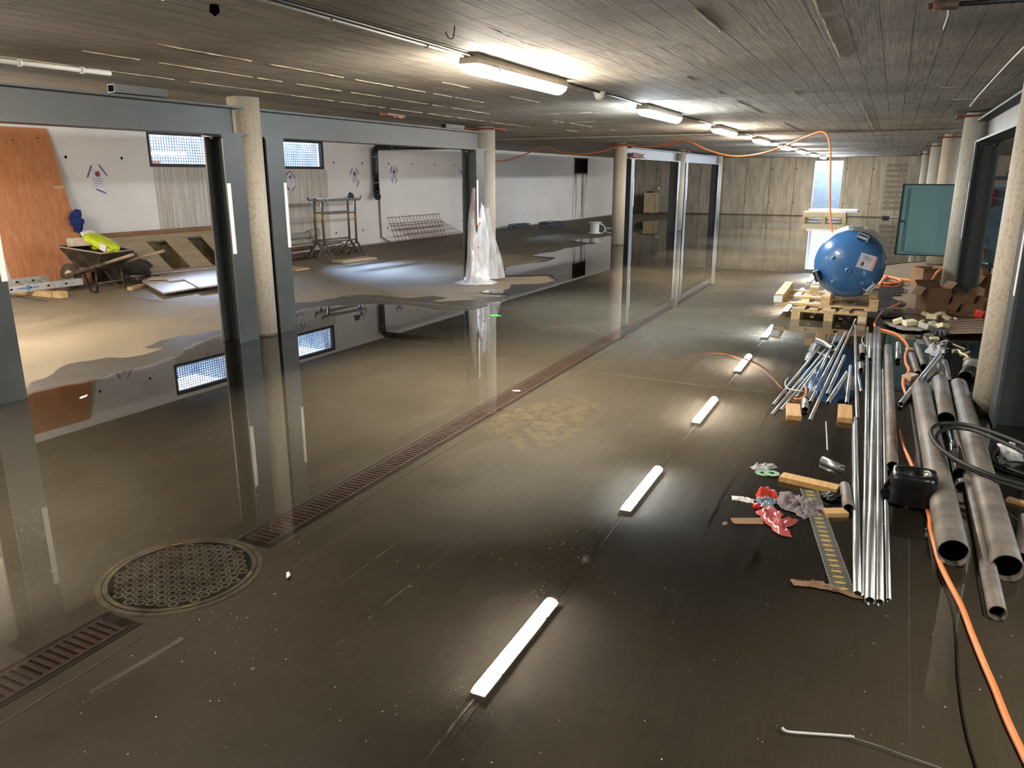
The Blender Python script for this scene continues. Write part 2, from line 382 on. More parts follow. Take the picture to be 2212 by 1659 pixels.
    def build(s, name, mat, parent=None, world=True, bevel=0.0):
        """link as ONE mesh object; world coordinates are brought into the parent's frame"""
        me = bpy.data.meshes.new(name)
        inv = Matrix.Identity(4)
        if parent is not None and world: inv = rootmat(parent).inverted()
        me.from_pydata([tuple(inv @ p) for p in s.v], [], s.f); me.update()
        for i, p in enumerate(me.polygons): p.use_smooth = s.sm[i]
        bm = bmesh.new(); bm.from_mesh(me); bmesh.ops.remove_doubles(bm, verts=bm.verts, dist=1e-5)
        bmesh.ops.recalc_face_normals(bm, faces=bm.faces); bm.to_mesh(me); bm.free()
        o = bpy.data.objects.new(name, me); C.objects.link(o); me.materials.append(mat)
        if parent is not None: o.parent = parent
        if bevel:
            md = o.modifiers.new('bevel', 'BEVEL'); md.width = bevel; md.segments = 2; md.limit_method = 'ANGLE'; md.angle_limit = math.radians(40)
        return o
def rootmat(o):
    while o.parent is not None: o = o.parent
    return Matrix.Translation(o.location) @ o.rotation_euler.to_matrix().to_4x4()
def tag(o, label=None, cat=None, group=None, kind=None):
    if label: o['label'] = label
    if cat: o['category'] = cat
    if group: o['group'] = group
    if kind: o['kind'] = kind
    return o
def thing(name, label, cat, loc=(0,0,0), rz=0.0, group=None):
    o = bpy.data.objects.new(name, None); C.objects.link(o); o.location = loc; o.rotation_euler = (0, 0, rz); o.empty_display_size = 0.2
    return tag(o, label, cat, group)
def single(mb, name, mat, label, cat, group=None, bevel=0.0, kind=None, base=None):
    """a thing that is one mesh, its origin at its base"""
    if base is None:
        xs = [p.x for p in mb.v]; ys = [p.y for p in mb.v]; zs = [p.z for p in mb.v]
        base = Vector(((min(xs)+max(xs))/2, (min(ys)+max(ys))/2, min(zs)))
    mb.v = [p-Vector(base) for p in mb.v]
    o = mb.build(name, mat, None, bevel=bevel); o.location = base
    return tag(o, label, cat, group, kind)
def struct(mb, name, mat, parent=None):
    o = mb.build(name, mat, parent)
    if parent is None: o['kind'] = 'structure'
    return o
def dup(o, parent=None, loc=None, rz=None, label=None, group=None):
    c = o.copy(); C.objects.link(c)
    if parent is not None: c.parent = parent
    if loc is not None: c.location = loc
    if rz is not None: c.rotation_euler = (0, 0, rz)
    if label: c['label'] = label
    if group: c['group'] = group
    for ch in [x for x in bpy.data.objects if x.parent == o]: dup(ch, c)
    return c
def part_label(o, text): o['label'] = text; return o
def spline(pts, k=8, closed=False):
    """Catmull-Rom through the points"""
    P = [Vector(p) for p in pts]; out = []; n = len(P)
    for i in range(n-1):
        p0 = P[max(i-1, 0)]; p1 = P[i]; p2 = P[i+1]; p3 = P[min(i+2, n-1)]
        for j in range(k):
            t = j/k
            out.append(0.5*((2*p1)+(p2-p0)*t+(2*p0-5*p1+4*p2-p3)*t*t+(3*p1-p0-3*p2+p3)*t**3))
    out.append(P[-1]); return out
def jag(pts, amp, k=4, closed=False):
    """roughen a 2-D outline"""
    out = []; n = len(pts)
    for i in range(n if closed else n-1):
        a = Vector(pts[i][:2]); b = Vector(pts[(i+1) % n][:2]); d = (b-a); L = d.length
        if L < 1e-6: continue
        nn = Vector((-d.y, d.x))/L
        for j in range(k):
            t = j/k; o = random.uniform(-1, 1)*min(amp, L*0.12) if j else 0
            out.append(a+d*t+nn*o)
    if not closed: out.append(Vector(pts[-1][:2]))
    return out

# ------------------------------------------------------------------ the shell
def WL(y): return -11.8+0.0451*(y-15.72)      # the left wall runs slightly askew
WRZ = -math.atan(0.0451)
def wallpt(px, py):
    k = 0.0451; a = -11.8-k*15.72; d = ray(px, py); t = a/(d.x-k*d.y)
    return t*d.y, CAMH+t*d.z                   # (y along, height)
def ceilz(x, y):
    e = max(0.0, min(1.0, (-6.3-x)/5.5))
    return 2.46-0.0014*(y-6)+e*0.075*max(-0.3, 1-(y-13)/16.0)
YF = 35.75; XR = 6.2; YN = -5.0
# floor
mb = MB(); mb.box((-13.2, YN, -0.15), (XR, YF+0.2, 0.0)); FLOOR = struct(mb, 'floor', M['floor'])
# ceiling: a grid that follows the slab's slight fall
mb = MB(); xs = [-12.35, -11, -9, -7, -6.3, -4, -2, 0, 2, 4, XR+.2]; ys = [YN, 0, 3, 6, 9, 12, 15, 18, 22, 26, 30, YF+.2]
for zt in (0, 0.22):
    k = len(mb.v)
    mb.add([(x, y, ceilz(x, y)+zt) for y in ys for x in xs], [(j*len(xs)+i, j*len(xs)+i+1, (j+1)*len(xs)+i+1, (j+1)*len(xs)+i) for j in range(len(ys)-1) for i in range(len(xs)-1)])
CEIL = struct(mb, 'ceiling', M['ceiling'])
# raised grout ridges left by the shutter boards, they catch the lamp light
mb = MB()
def ridge(x, y0, y1, r=0.005, gap=0.35):
    y = y0
    while y < y1:
        L = random.uniform(0.3, 1.1)
        if random.random() > gap:
            p = []; yy = y
            while yy <= min(y+L, y1): p.append((x+random.uniform(-.004, .004), yy, ceilz(x, yy)-random.uniform(0, r*0.5))); yy += 0.07
            if len(p) > 2: mb.tube(p, r, 5, radii=[r*random.uniform(0.3, 1.1) for _ in p])
        y += L+random.uniform(0, 0.12)
for x, y0, y1, g in ((-5.45, 2.5, 12, .05), (-4.75, 3.2, 9.5, .08), (-4.1, 3.6, 8.0, .2), (-3.55, 4.3, 9, .6), (-4.5, 8, 14, .7), (-0.42, 4, 16, .35), (-1.6, 5, 20, .55), (-0.95, 3, 12, .6), (-5.2, 12, 19, .5)):
    ridge(x, y0, y1, gap=g)
for y in (8.3, 9.6, 11.2, 12.9, 15.3):      # cross joints
    x = -5.6
    while x < 1.8:
        L = random.uniform(0.05, 0.5)
        if random.random() > 0.7: mb.tube([(x, y, ceilz(x, y)), (x+L/2, y+.006, ceilz(x, y)), (x+L, y, ceilz(x, y))], 0.0035, 5)
        x += L
o = mb.build('grout_ridge', pm('pale_grout', (188, 176, 148), (206, 196, 170), scale=9, rough=0.7), CEIL, world=False); o['kind'] = 'stuff'
# a dark open crack beside the first lamp
mb = MB(); cr = [at(px, py, 2.452) for px, py in ((1044, 54), (1062, 62), (1090, 74), (1112, 82), (1128, 92), (1150, 97), (1182, 105))]
top = [p+Vector((0.012*math.sin(i*2.1), 0.03*math.sin(i*1.3)+0.06*max(0, 1-i/4), 0)) for i, p in enumerate(cr)]
for i in range(len(cr)-1): mb.add([cr[i], cr[i+1], top[i+1], top[i]], [(0, 1, 2, 3)])
mb.build('open_crack', M['darkhole'], CEIL, world=False)

# left wall with three windows and a louvre, in its own frame (x out of the wall, y along, z up)
OPEN = [(10.09, 11.50, 1.84, 2.46), (13.28, 14.68, 1.825, 2.45), (21.05, 22.45, 1.78, 2.42), (28.85, 30.12, 1.74, 2.34)]
lw = bpy.data.objects.new
wr = Matrix.Translation((0, 0, 0))
def wl_local(y): return y   # positions along the wall are given by the y of the room
mb = MB(); cur = YN; TH = 0.32; HT = 2.62
def wseg(y0, y1, z0, z1):
    mb.add([(WL(y0)-TH, y0, z0), (WL(y0), y0, z0), (WL(y1), y1, z0), (WL(y1)-TH, y1, z0), (WL(y0)-TH, y0, z1), (WL(y0), y0, z1), (WL(y1), y1, z1), (WL(y1)-TH, y1, z1)],
           [(0,3,2,1),(4,5,6,7),(0,1,5,4),(1,2,6,5),(2,3,7,6),(3,0,4,7)])
for (a, b, z0, z1) in OPEN:
    wseg(cur, a, -0.1, HT); wseg(a, b, -0.1, z0); wseg(a, b, z1, HT); cur = b
wseg(cur, YF+0.1, -0.1, HT)
WALLL = struct(mb, 'wall_left', M['white'])
# tie holes left in the white wall
mb = MB()
for z, ys_ in ((1.98, [8.55, 9.55, 15.0, 16.05, 17.1, 18.15, 19.2, 20.25]), (0.37, [13.9, 14.95, 15.95, 16.95, 19.6, 20.6, 21.6, 22.6, 23.6, 24.6, 25.6, 26.6, 27.6])):
    for y in ys_:
        p = Vector((WL(y)+0.003, y, z)); vs = [p+Vector((0, 0.022*math.cos(t*PI/5), 0.026*math.sin(t*PI/5))) for t in range(10)]
        mb.add(vs, [tuple(range(10))])
mb.build('tie_hole', M['darkhole'], WALLL, world=False)
# far wall with the bright doorway
DX0, DX1, DZ = -3.08, -1.98, 2.27
mb = MB()
for a, b in (((-13, YF, -.1), (DX0, YF+.3, 2.6)), ((DX1, YF, -.1), (XR+.3, YF+.3, 2.6)), ((DX0, YF, DZ), (DX1, YF+.3, 2.6))): mb.box(a, b)
WALLF = struct(mb, 'wall_far', M['panel'])
# darker masonry infill to the right of the doorway
mb = MB(); y = 0
for r in range(9):
    z = 0.32+r*0.21
    mb.box((-0.35, YF-0.012, z), (0.42, YF+.01, z+0.15))
mb.build('masonry_infill', pm('grey_block_infill', (120, 110, 98), (146, 136, 122), scale=12, rough=0.9, bump=0.5), WALLF, world=False)
mb = MB(); mb.box((XR, YN, -.1), (XR+.3, YF+.1, 2.6)); struct(mb, 'wall_right', pm('pale_side_wall', (186, 176, 160), (204, 196, 182), scale=2, rough=0.8))
mb = MB(); mb.box((-13.4, YN-.3, -.1), (XR+.3, YN, 2.6)); struct(mb, 'wall_near', M['panel'])
# daylight shaft behind the doorway: pale walls open to the sky
mb = MB(); PW = pm('pale_shaft_render', (150, 164, 180), (170, 184, 200), scale=3, rough=0.8)
mb.box((DX0-.6, YF+1.6, -.1), (DX1+.6, YF+1.75, 3.2)); mb.box((DX0-.75, YF+.3, -.1), (DX0-.6, YF+1.75, 3.2)); mb.box((DX1+.6, YF+.3, -.1), (DX1+.75, YF+1.75, 3.2))
struct(mb, 'wall_shaft', PW)
mb = MB(); mb.box((DX0-.75, YF+.3, -.15), (DX1+.75, YF+1.75, 0.0)); struct(mb, 'floor_shaft', M['floor'])

# windows: frame, bar grid, pane and the sill; light wells outside
GRIDM = pm('dark_window_grid', (44, 50, 60), (56, 62, 72), rough=0.5)
FRM = pm('brown_black_frame', (30, 24, 20), (44, 36, 30), rough=0.5)
m_, n_, l_, b_ = newmat('window_glass'); n_.remove(b_)
tr_ = n_.new('ShaderNodeBsdfTransparent'); gl_ = n_.new('ShaderNodeBsdfGlossy'); gl_.inputs['Roughness'].default_value = 0.02
mx_ = n_.new('ShaderNodeMixShader'); mx_.inputs[0].default_value = 0.06
l_.new(tr_.outputs[0], mx_.inputs[1]); l_.new(gl_.outputs[0], mx_.inputs[2]); l_.new(mx_.outputs[0], n_['Material Output'].inputs[0])
GLASS = m_
def frame_at(y0):
    return Matrix.Translation((WL(y0), y0, 0)) @ Matrix.Rotation(WRZ, 4, 'Z')
for i, (a, b, z0, z1) in enumerate(OPEN[:3]):
    root = bpy.data.objects.new('window_%d' % (i+1), None); C.objects.link(root)
    root.location = (WL(a), a, z0); root.rotation_euler = (0, 0, WRZ); root['kind'] = 'structure'
    W_, H_ = (b-a), z1-z0
    f = MB(); t = 0.06
    f.box((-.09, 0, 0), (-.005, t, H_)); f.box((-.09, W_-t, 0), (-.005, W_, H_)); f.box((-.09, t, 0), (-.005, W_-t, t)); f.box((-.09, t, H_-t), (-.005, W_-t, H_))
    f.build('frame', FRM, root, world=False)
    g = MB(); ny = 23; nz = 10
    for k in range(1, ny): y = t+(W_-2*t)*k/ny; g.box((-.135, y-.005, t), (-.128, y+.005, H_-t))
    for k in range(1, nz): z = t+(H_-2*t)*k/nz; g.box((-.128, t, z-.005), (-.121, W_-t, z+.005))
    g.build('bar_grid', GRIDM, root, world=False)
    p = MB(); p.box((-.06, t, t), (-.056, W_-t, H_-t)); p.build('pane', GLASS, root, world=False)
    # the light well outside
    y0, y1 = a-.25, b+.25; x0 = WL(a)-TH
    q = MB()
    q.box((x0-1.0, y0-.1, z0-.5), (x0-.9, y1+.1, z1+.05)); q.box((x0-1.0, y0-.1, z0-.6), (x0+.0, y1+.1, z0-.5))
    q.box((x0-1.0, y0-.1, z0-.5), (x0, y0, z1+.1)); q.box((x0-1.0, y1, z0-.5), (x0, y1+.1, z1+.1))
    well = struct(q, 'trim_%d' % (i+1), pm('light_well_render_%d' % (i+1), (160, 176, 196), (214, 224, 234), scale=3, rough=0.8))
    if i == 0:   # weathered red-brown boards and a small grating lying in the first well
        q = MB()
        for k in range(3): q.beam((x0-.8, a+.1+k*.02, z0+.02+k*.2), (x0-.25, a+.45, z0+.22+k*.2), .03, .09)
        q.box((x0-.5, a+.62, z0-.05), (x0-.4, a+.85, z0+.12))
        single(q, 'weathered_board', pm('red_brown_board', (150, 84, 60), (176, 110, 84), rough=0.8), 'red-brown boards leaning in the light well behind the left barred window', 'boards')
# black louvre high in the far part of the wall
a, b, z0, z1 = OPEN[3]
root = thing('ventilation_louvre', 'black square ventilation louvre high on white wall above dark run-off streaks', 'vent', (WL(a), a, z0), WRZ)
f = MB(); W_, H_ = b-a, z1-z0; t = .05
f.box((-.1, 0, 0), (.03, t, H_)); f.box((-.1, W_-t, 0), (.03, W_, H_)); f.box((-.1, t, 0), (.03, W_-t, t)); f.box((-.1, t, H_-t), (.03, W_-t, H_)); f.box((-.12, 0, 0), (-.1, W_, H_))
f.build('frame', M['black'], root, world=False)
f = MB()
for k in range(9): z = t+.01+k*(H_-2*t)/9; f.obox((-.04, W_/2, z+.02), (.07, W_-2*t, .006), ry=0.6)
f.build('slat', M['black'], root, world=False)['kind'] = 'stuff'

# ------------------------------------------------------------------ wet ground and standing water
def F(px, py, z=0): p = at(px, py, z); return Vector((p.x, p.y))
shore_damp = [(-60, 885), (0, 860), (64, 828), (100, 815), (150, 785), (200, 778), (230, 772), (260, 773), (300, 768), (345, 755), (352, 752), (313, 752), (340, 738), (380, 727), (430, 722), (470, 714), (520, 700), (580, 672), (620, 655), (661, 654), (715, 646), (756, 638), (817, 637), (837, 640), (871, 643), (857, 647), (902, 642), (936, 639), (973, 643), (936, 651), (982, 650), (1034, 645), (1020, 640), (1079, 642), (1083, 638), (1025, 633), (1050, 625), (1092, 625), (1104, 619), (1097, 615), (1107, 614), (1171, 612), (1196, 604), (1188, 601), (1186, 596), (1140, 598), (1088, 599),
         (1075, 590), (1085, 577), (1098, 574), (1142, 568), (1169, 565), (1186, 562), (1188, 557), (1139, 554), (1159, 549), (1184, 545), (1210, 538), (1233, 534), (1267, 527), (1237, 523), (1223, 520), (1277, 517), (1321, 511), (1385, 509), (1374, 500), (1354, 499), (1374, 482), (1447, 475), (1440, 466)]
shore_water = [(-60, 905), (0, 878), (66, 850), (110, 840), (185, 826), (260, 806), (330, 790), (352, 780), (376, 772), (395, 757), (425, 742), (478, 722), (530, 706), (590, 686), (625, 677), (660, 668), (700, 663), (760, 661), (815, 658), (870, 661), (940, 672), (1000, 674), (1040, 668), (1062, 655), (1085, 652), (1100, 643), (1094, 636), (1060, 635), (1040, 632), (1056, 627), (1096, 627), (1110, 620), (1104, 616), (1175, 614), (1204, 605), (1195, 600), (1192, 595), (1140, 596), (1092, 597),
         (1090, 590), (1092, 579), (1102, 576), (1146, 570), (1175, 567), (1192, 563), (1196, 557), (1150, 554), (1168, 549), (1190, 546), (1216, 539), (1240, 535), (1274, 527), (1244, 522), (1230, 519), (1280, 516), (1321, 510), (1389, 508), (1379, 499), (1360, 498), (1378, 481), (1452, 474), (1450, 466)]
def ground_poly(shore, inset):
    L = [F(*p) for p in shore]
    return jag(L, 0.05, 4)+[Vector((-5.6+inset, YF-.01)), Vector((XR-.01, YF-.01)), Vector((XR-.01, YN+.01)), Vector((-9, YN)), Vector((-9.0+inset, 2.0))]
dp = ground_poly(shore_damp, 0); wp = ground_poly(shore_water, .1)
# dry island on the right, behind the tank
dry_px = [(1893, 597), (1906, 573), (1990, 566), (2080, 560), (2300, 575), (2400, 640), (2200, 664), (2040, 672), (1990, 672), (1936, 664), (1955, 655), (1928, 645), (1960, 633), (1944, 621), (1962, 616), (1936, 613), (1950, 606), (1915, 610)]
dry = [F(*p) for p in dry_px]
dry_w = jag([F(*p) for p in dry_px], 0.08, 4, True)
def flat_with_hole(outer, hole, z):
    vs = [Vector((p.x, p.y, 0)) for p in outer]; hs = [Vector((p.x, p.y, 0)) for p in hole]
    tri = tessellate_polygon([vs, hs]); allv = vs+hs
    m = MB(); m.add([(p.x, p.y, z) for p in allv], [tuple(t) for t in tri]); return m
struct(flat_with_hole(dp, dry_w, 0.0006), 'damp_concrete', M['damp'], FLOOR)
struct(flat_with_hole(wp, dry_w, 0.001), 'submerged_concrete', M['wet'], FLOOR)
o = flat_with_hole(wp, dry_w, 0.012).build('standing_water', M['water']); tag(o, 'shallow still water flooding the concrete floor and mirroring the hall', 'water', kind='stuff')
# sand lying under the water
sp = [(1042, 918), (1060, 905), (1100, 886), (1150, 875), (1210, 858), (1270, 860), (1292, 873), (1282, 905), (1250, 935), (1205, 965), (1130, 972), (1085, 958), (1098, 942), (1050, 930)]
m_, n_, l_, b_ = newmat('wet_sand')
tc_ = n_.new('ShaderNodeTexCoord').outputs['Object']
l_.new(ramp(n_, l_, noise(n_, l_, tc_, 16, 6), 0.3, 0.7, lin((112, 101, 78)), lin((132, 120, 94))), b_.inputs['Base Color']); b_.inputs['Roughness'].default_value = 0.6
P = [F(*p) for p in sp]; cc = sum(P, Vector((0, 0)))/len(P); P = jag(P, 0.02, 4, True)
mb = MB(); n = len(P); rings = [1.0, 0.85, 0.6, 0.3]; hz = [0.0012, 0.003, 0.0045, 0.005]
vs = []
for r_, h_ in zip(rings, hz):
    for p in P: q = cc+(p-cc)*r_; vs.append((q.x, q.y, h_+random.uniform(0, .0006)*(r_ < 1)))
fs = [(i*n+j, i*n+(j+1) % n, (i+1)*n+(j+1) % n, (i+1)*n+j) for i in range(3) for j in range(n)]+[tuple(3*n+j for j in range(n))]
mb.add(vs, fs, True)
al = ramp(n_, l_, noise(n_, l_, tc_, 9, 7, 0.75), 0.22, 0.62)
l_.new(al, b_.inputs['Alpha'])
single(mb, 'sand_patch', m_, 'beige patch of sand spread under the water beside the drain', 'sand', kind='stuff', base=(cc.x, cc.y, 0))

# ------------------------------------------------------------------ drain channel and manhole
DXc = -2.56
GR = 0.5
def grate():
    m = MB(); w_ = 0.155; L = GR-.004
    for s_ in (-1, 1): m.box((s_*w_/2-(.018 if s_ > 0 else 0), 0, 0.001), (s_*w_/2+(0.018 if s_ < 0 else 0), L, 0.007))
    k = 0
    while k*0.0333 < L-.01:
        y = k*0.0333; m.box((-w_/2+.018, y, 0.001), (w_/2-.018, y+0.020, 0.007)); k += 1
    return m
gs = None; y = 1.2; MHY0, MHY1 = 1.79, 2.47
rows = [1.23-.5, 1.23] + [2.50+i*GR for i in range(20)]
for k, yy in enumerate(rows):
    if gs is None:
        gs = single(grate(), 'drain_grate', pm('rusted_grate_iron', (84, 66, 56), (108, 88, 76), scale=18, rough=0.6, bump=0.3), 'rusty slotted drain grate section in the floor channel', 'drain grate', 'identical slotted grates of the floor drain', base=(0, 0, 0)); gs.location = (DXc, yy, 0)
    else: dup(gs, loc=(DXc, yy, 0))
mb = MB()
for a, b in ((0.6, MHY0-.02), (MHY1, 12.6)):
    mb.box((DXc-.10, a, 0.0012), (DXc-.08, b, 0.004)); mb.box((DXc+.08, a, 0.0012), (DXc+.10, b, 0.004)); mb.box((DXc-.08, a, 0.0011), (DXc+.08, b, 0.0014))
o = mb.build('drain_channel', pm('dark_channel', (50, 38, 30), (66, 50, 40), rough=0.7), FLOOR, world=False)
# screed joint beside the channel
mb = MB(); mb.tube([(DXc+.18, 0.8, .0015), (DXc+.175, 1.7, .0015)], .004, 5); mb.tube([(DXc+.17, 2.5, .0015), (DXc+.18, 8.0, .0015)], .003, 5)
mb.tube([(-11, 9.2, .0015), (-3, 8.75, .0015), (0.2, 8.5, .0015)], .004, 5)
mb.build('screed_joint', pm('pale_joint', (120, 110, 90), (136, 124, 104), rough=.6), FLOOR, world=False)
# manhole cover
mc = Vector((-2.635, 2.12, 0)); R = 0.325
root = thing('manhole_cover', 'round cast-iron manhole cover with hexagon pattern set in the floor', 'manhole cover', mc)
m = MB(); m.lathe([(R-.032, .001), (R-.032, .0085), (R-.012, .0085), (R-.012, .002)], n=64, smooth=False); m.lathe([(R-.006, .001), (R-.006, .0075), (R+.016, .0075), (R+.02, .001)], n=64, smooth=False)
m.build('rim', M['castiron'], root, world=False)
m = MB(); m.disc((0, 0, .0032), R-.02, n=64); m.build('cover_plate', pm('dark_cast_iron', (30, 24, 20), (46, 38, 32), scale=14, rough=0.6), root, world=False)
m = MB(); a = 0.021; rot = 0.35
for i in range(-12, 13):
    for j in range(-12, 13):
        x = (i+0.5*(j % 2))*0.0475; y = j*0.0412
        if math.hypot(x, y) > R-.05: continue
        vs = []
        for q in range(6):
            t = q*PI/3+PI/6; vs.append((x+a*1.16*math.cos(t), y+a*1.16*math.sin(t), .0078))
        for q in range(6):
            t = q*PI/3+PI/6; vs.append((x+a*.62*math.cos(t), y+a*.62*math.sin(t), .0078))
        for q in range(6):
            t = q*PI/3+PI/6; vs.append((x+a*1.2*math.cos(t), y+a*1.2*math.sin(t), .003))
        for q in range(6):
            t = q*PI/3+PI/6; vs.append((x+a*.58*math.cos(t), y+a*.58*math.sin(t), .003))
        m.add(vs, [(q, (q+1) % 6, 6+(q+1) % 6, 6+q) for q in range(6)]+[(q, 12+q, 12+(q+1) % 6, (q+1) % 6) for q in range(6)]+[(6+q, 6+(q+1) % 6, 18+(q+1) % 6, 18+q) for q in range(6)])
m.xform(Matrix.Rotation(rot, 4, 'Z'))
part_label(m.build('hexagon_rings', M['castiron'], root, world=False), 'worn pale hexagon rings')
LUG = pm('sandy_lug', (150, 140, 104), (170, 158, 120), rough=.6)
for j in range(6):
    t = j*PI/3+.4; m = MB(); m.obox(((R-.022)*math.cos(t), (R-.022)*math.sin(t), .0088), (.018, .05, .001), rz=t); m.build('rim_lug', LUG, root, world=False)
# ------------------------------------------------------------------ concrete columns
XL = -6.07; XRC = 0.86
def column(x, y, r, h, label, cap=True, base=0.0):
    root = thing('concrete_column', label, 'column', (x, y, 0))
    m = MB(); m.lathe([(0.0, 0), (r, 0), (r, h), (0.0, h)], n=40); m.build('shaft', M['column'], root, world=False)
    top = ceilz(x, y)
    if cap:
        m = MB(); m.obox((0, 0, h+.012), (r*2+.2, r*2+.2, .024), rz=random.uniform(-.05, .05)); m.build('bearing_plate', M['rust'], root, world=False)
        m = MB(); m.lathe([(0, h+.024), (r*.9, h+.024), (r*.9, top+.01), (0, top+.01)], n=20); m.build('packing_mortar', M['ceiling'], root, world=False)
    else:
        pass
    return root
column(XL, 6.30, .158, 2.48, 'pale round concrete column standing in water nearest on the left', cap=False)
column(XL, 11.62, .158, 2.40, 'pale concrete column with plastic-wrapped poles leaning beside it')
column(XL-.02, 18.75, .158, 2.39, 'round concrete column with muddy waterline left of the far steel frames')
column(XL+.12, 24.2, .155, 2.37, 'slim pale column between the two far steel frames')
column(XL+.12, 29.95, .155, 2.36, 'furthest pale column on the left row ending the last steel frame')
column(XRC, 6.42, .158, 2.465, 'nearest pale concrete column at right photo edge beside black steel post', cap=False)
column(XRC, 11.62, .158, 2.39, 'pale column on the right behind the cardboard boxes')
column(XRC+.04, 17.25, .165, 2.37, 'thick sunlit round column seen above the teal cabinet')
column(XRC-.0, 22.0, .155, 2.36, 'greyer round column just left of the thick one above teal cabinet')
column(XRC+.0, 28.6, .155, 2.33, 'furthest short-looking column above the teal cabinet')

# ------------------------------------------------------------------ steel portal frames
def hsec(m, c0, c1, axis, face, B=0.26, tf=0.018, tw=0.012):
    pass
def steel_frame(x, y0, y1, label, zt=2.355, zb=2.08, side=1, posts=(True, True), strips=True, mat=None):
    """H-section frame in the plane x = const; side = +1 when its visible flange looks towards +x"""
    mat = mat or M['steel']
    root = thing('steel_portal_frame', label, 'steel frame', (x, y0, 0))
    B = .26; tf = .02; tw = .012
    m = MB()
    m.box((x-B/2, y0-.06, zt-tf), (x+B/2, y1+.06, zt)); m.box((x-B/2, y0-.10, zb), (x+B/2, y1+.10, zb+tf)); m.box((x-tw/2, y0-.02, zb+tf), (x+tw/2, y1+.02, zt-tf))
    m.build('beam', mat, root)
    for k, yc in enumerate((y0+B/2, y1-B/2)):
        if not posts[k]: continue
        m = MB()
        for s_ in (-1, 1):
            xx = x+s_*(B/2-tf/2); m.box((xx-tf/2, yc-B/2, 0), (xx+tf/2, yc+B/2, zb-.02))
        m.box((x-B/2+tf, yc-tw/2, 0), (x+B/2-tf, yc+tw/2, zb-.02))
        post = m.build('post', mat, root)
        m = MB(); m.box((x-B/2, yc-B/2-.015, zb-.02), (x+B/2, yc+B/2+.015, zb)); m.build('head_plate', mat, post)
        for s_ in (-1, 1):
            for t_ in (-1, 1):
                m = MB(); m.lathe([(0, zb-.036), (.016, zb-.036), (.016, zb-.02)], origin=(x+s_*.07, yc+t_*.07, 0), n=6, smooth=False); m.build('bolt', M['steel_lite'], post)
        if strips:
            m = MB(); xf = x+side*(B/2+.003); e = yc+B/2-.045 if k == 0 else yc-B/2
            m.box((min(xf-.003, xf+.003), e, 0.93), (max(xf-.003, xf+.003), e+.045, 1.62))
            part_label(m.build('edge_tape', M['tape'], post), 'white strip of tape on post edge')
    return root
FX = -6.06
steel_frame(FX, 3.31, 6.10, 'grey steel frame at left photo edge in front of the orange board')
steel_frame(FX, 6.43, 11.30, 'grey steel frame spanning between the nearest left column and the wrapped poles')
steel_frame(FX+.06, 18.98, 23.95, 'grey steel frame with blackish far post right of the muddy column')
steel_frame(FX+.10, 24.5, 29.75, 'last and smallest grey steel frame on the left row', zt=2.35, zb=2.07)
steel_frame(XRC+.10, 6.62, 11.42, 'steel frame on the right reaching back to the cardboard boxes', side=-1)
steel_frame(XRC+.07, 2.2, 6.24, 'nearest steel frame at right photo edge with black post face', side=-1, posts=(False, True), zt=2.37)
steel_frame(XRC+.30, 24.0, 28.2, 'far steel frame of the right row mostly hidden by columns', side=-1, strips=False)

# short box-section offcuts lying on top of the beams
def stub(p, q, w_, h_, label):
    m = MB(); p, q = Vector(p), Vector(q)
    d = (q-p).normalized(); a = d.cross(Vector((0,0,1))).normalized()*(w_/2); b = Vector((0,0,h_/2)); t = .006
    for s_ in (-1, 1): m.beam(p+a*s_, q+a*s_, t, h_); m.beam(p+b*s_, q+b*s_, w_, t)
    return single(m, 'box_section_stub', M['steel'], label, 'steel stub')
p = atX(345, 188, -6.0); stub((-6.0, p.y-.5, 2.40), (-5.95, p.y, 2.40), .09, .06, 'dark box-section stub lying on the near left beam')
stub((0.93, 7.0, 2.40), (0.99, 7.35, 2.40), .09, .06, 'dark box-section stub on the beam at right photo edge')
p = atX(1000, 272, -6.0); stub((-6.05, p.y-.5, 2.395), (-6.02, p.y, 2.395), .09, .05, 'box-section stub on the beam near the second left column')
m = MB(); c = at(848, 250, 2.43); m.obox((c.x, c.y, 2.435), (.12, .45, .03), rz=.1); m.obox((c.x+.05, c.y+.05, 2.41), (.07, .22, .025), rz=.35)
single(m, 'wood_wedge', wood_mat('rust_brown_wood', (120, 78, 56), (150, 104, 80)), 'rust-brown wooden wedge stuck under the ceiling above second frame', 'wood wedge')
# rag bundle on the flange by the muddy column
m = MB(); c = Vector((FX+.12, 19.5, 2.10))
for k in range(14):
    a = random.uniform(0, 6.3); m.tube(spline([c+Vector((random.uniform(-.06,.06), random.uniform(-.5,.8), random.uniform(.02,.12))) for _ in range(4)], 5), random.uniform(.012,.03), 6)
single(m, 'rope_bundle', pm('dirty_rope', (66, 50, 46), (150, 106, 96), scale=10, rough=.9), 'tangle of dirty rope lying on the beam flange beside the muddy column', 'rope')

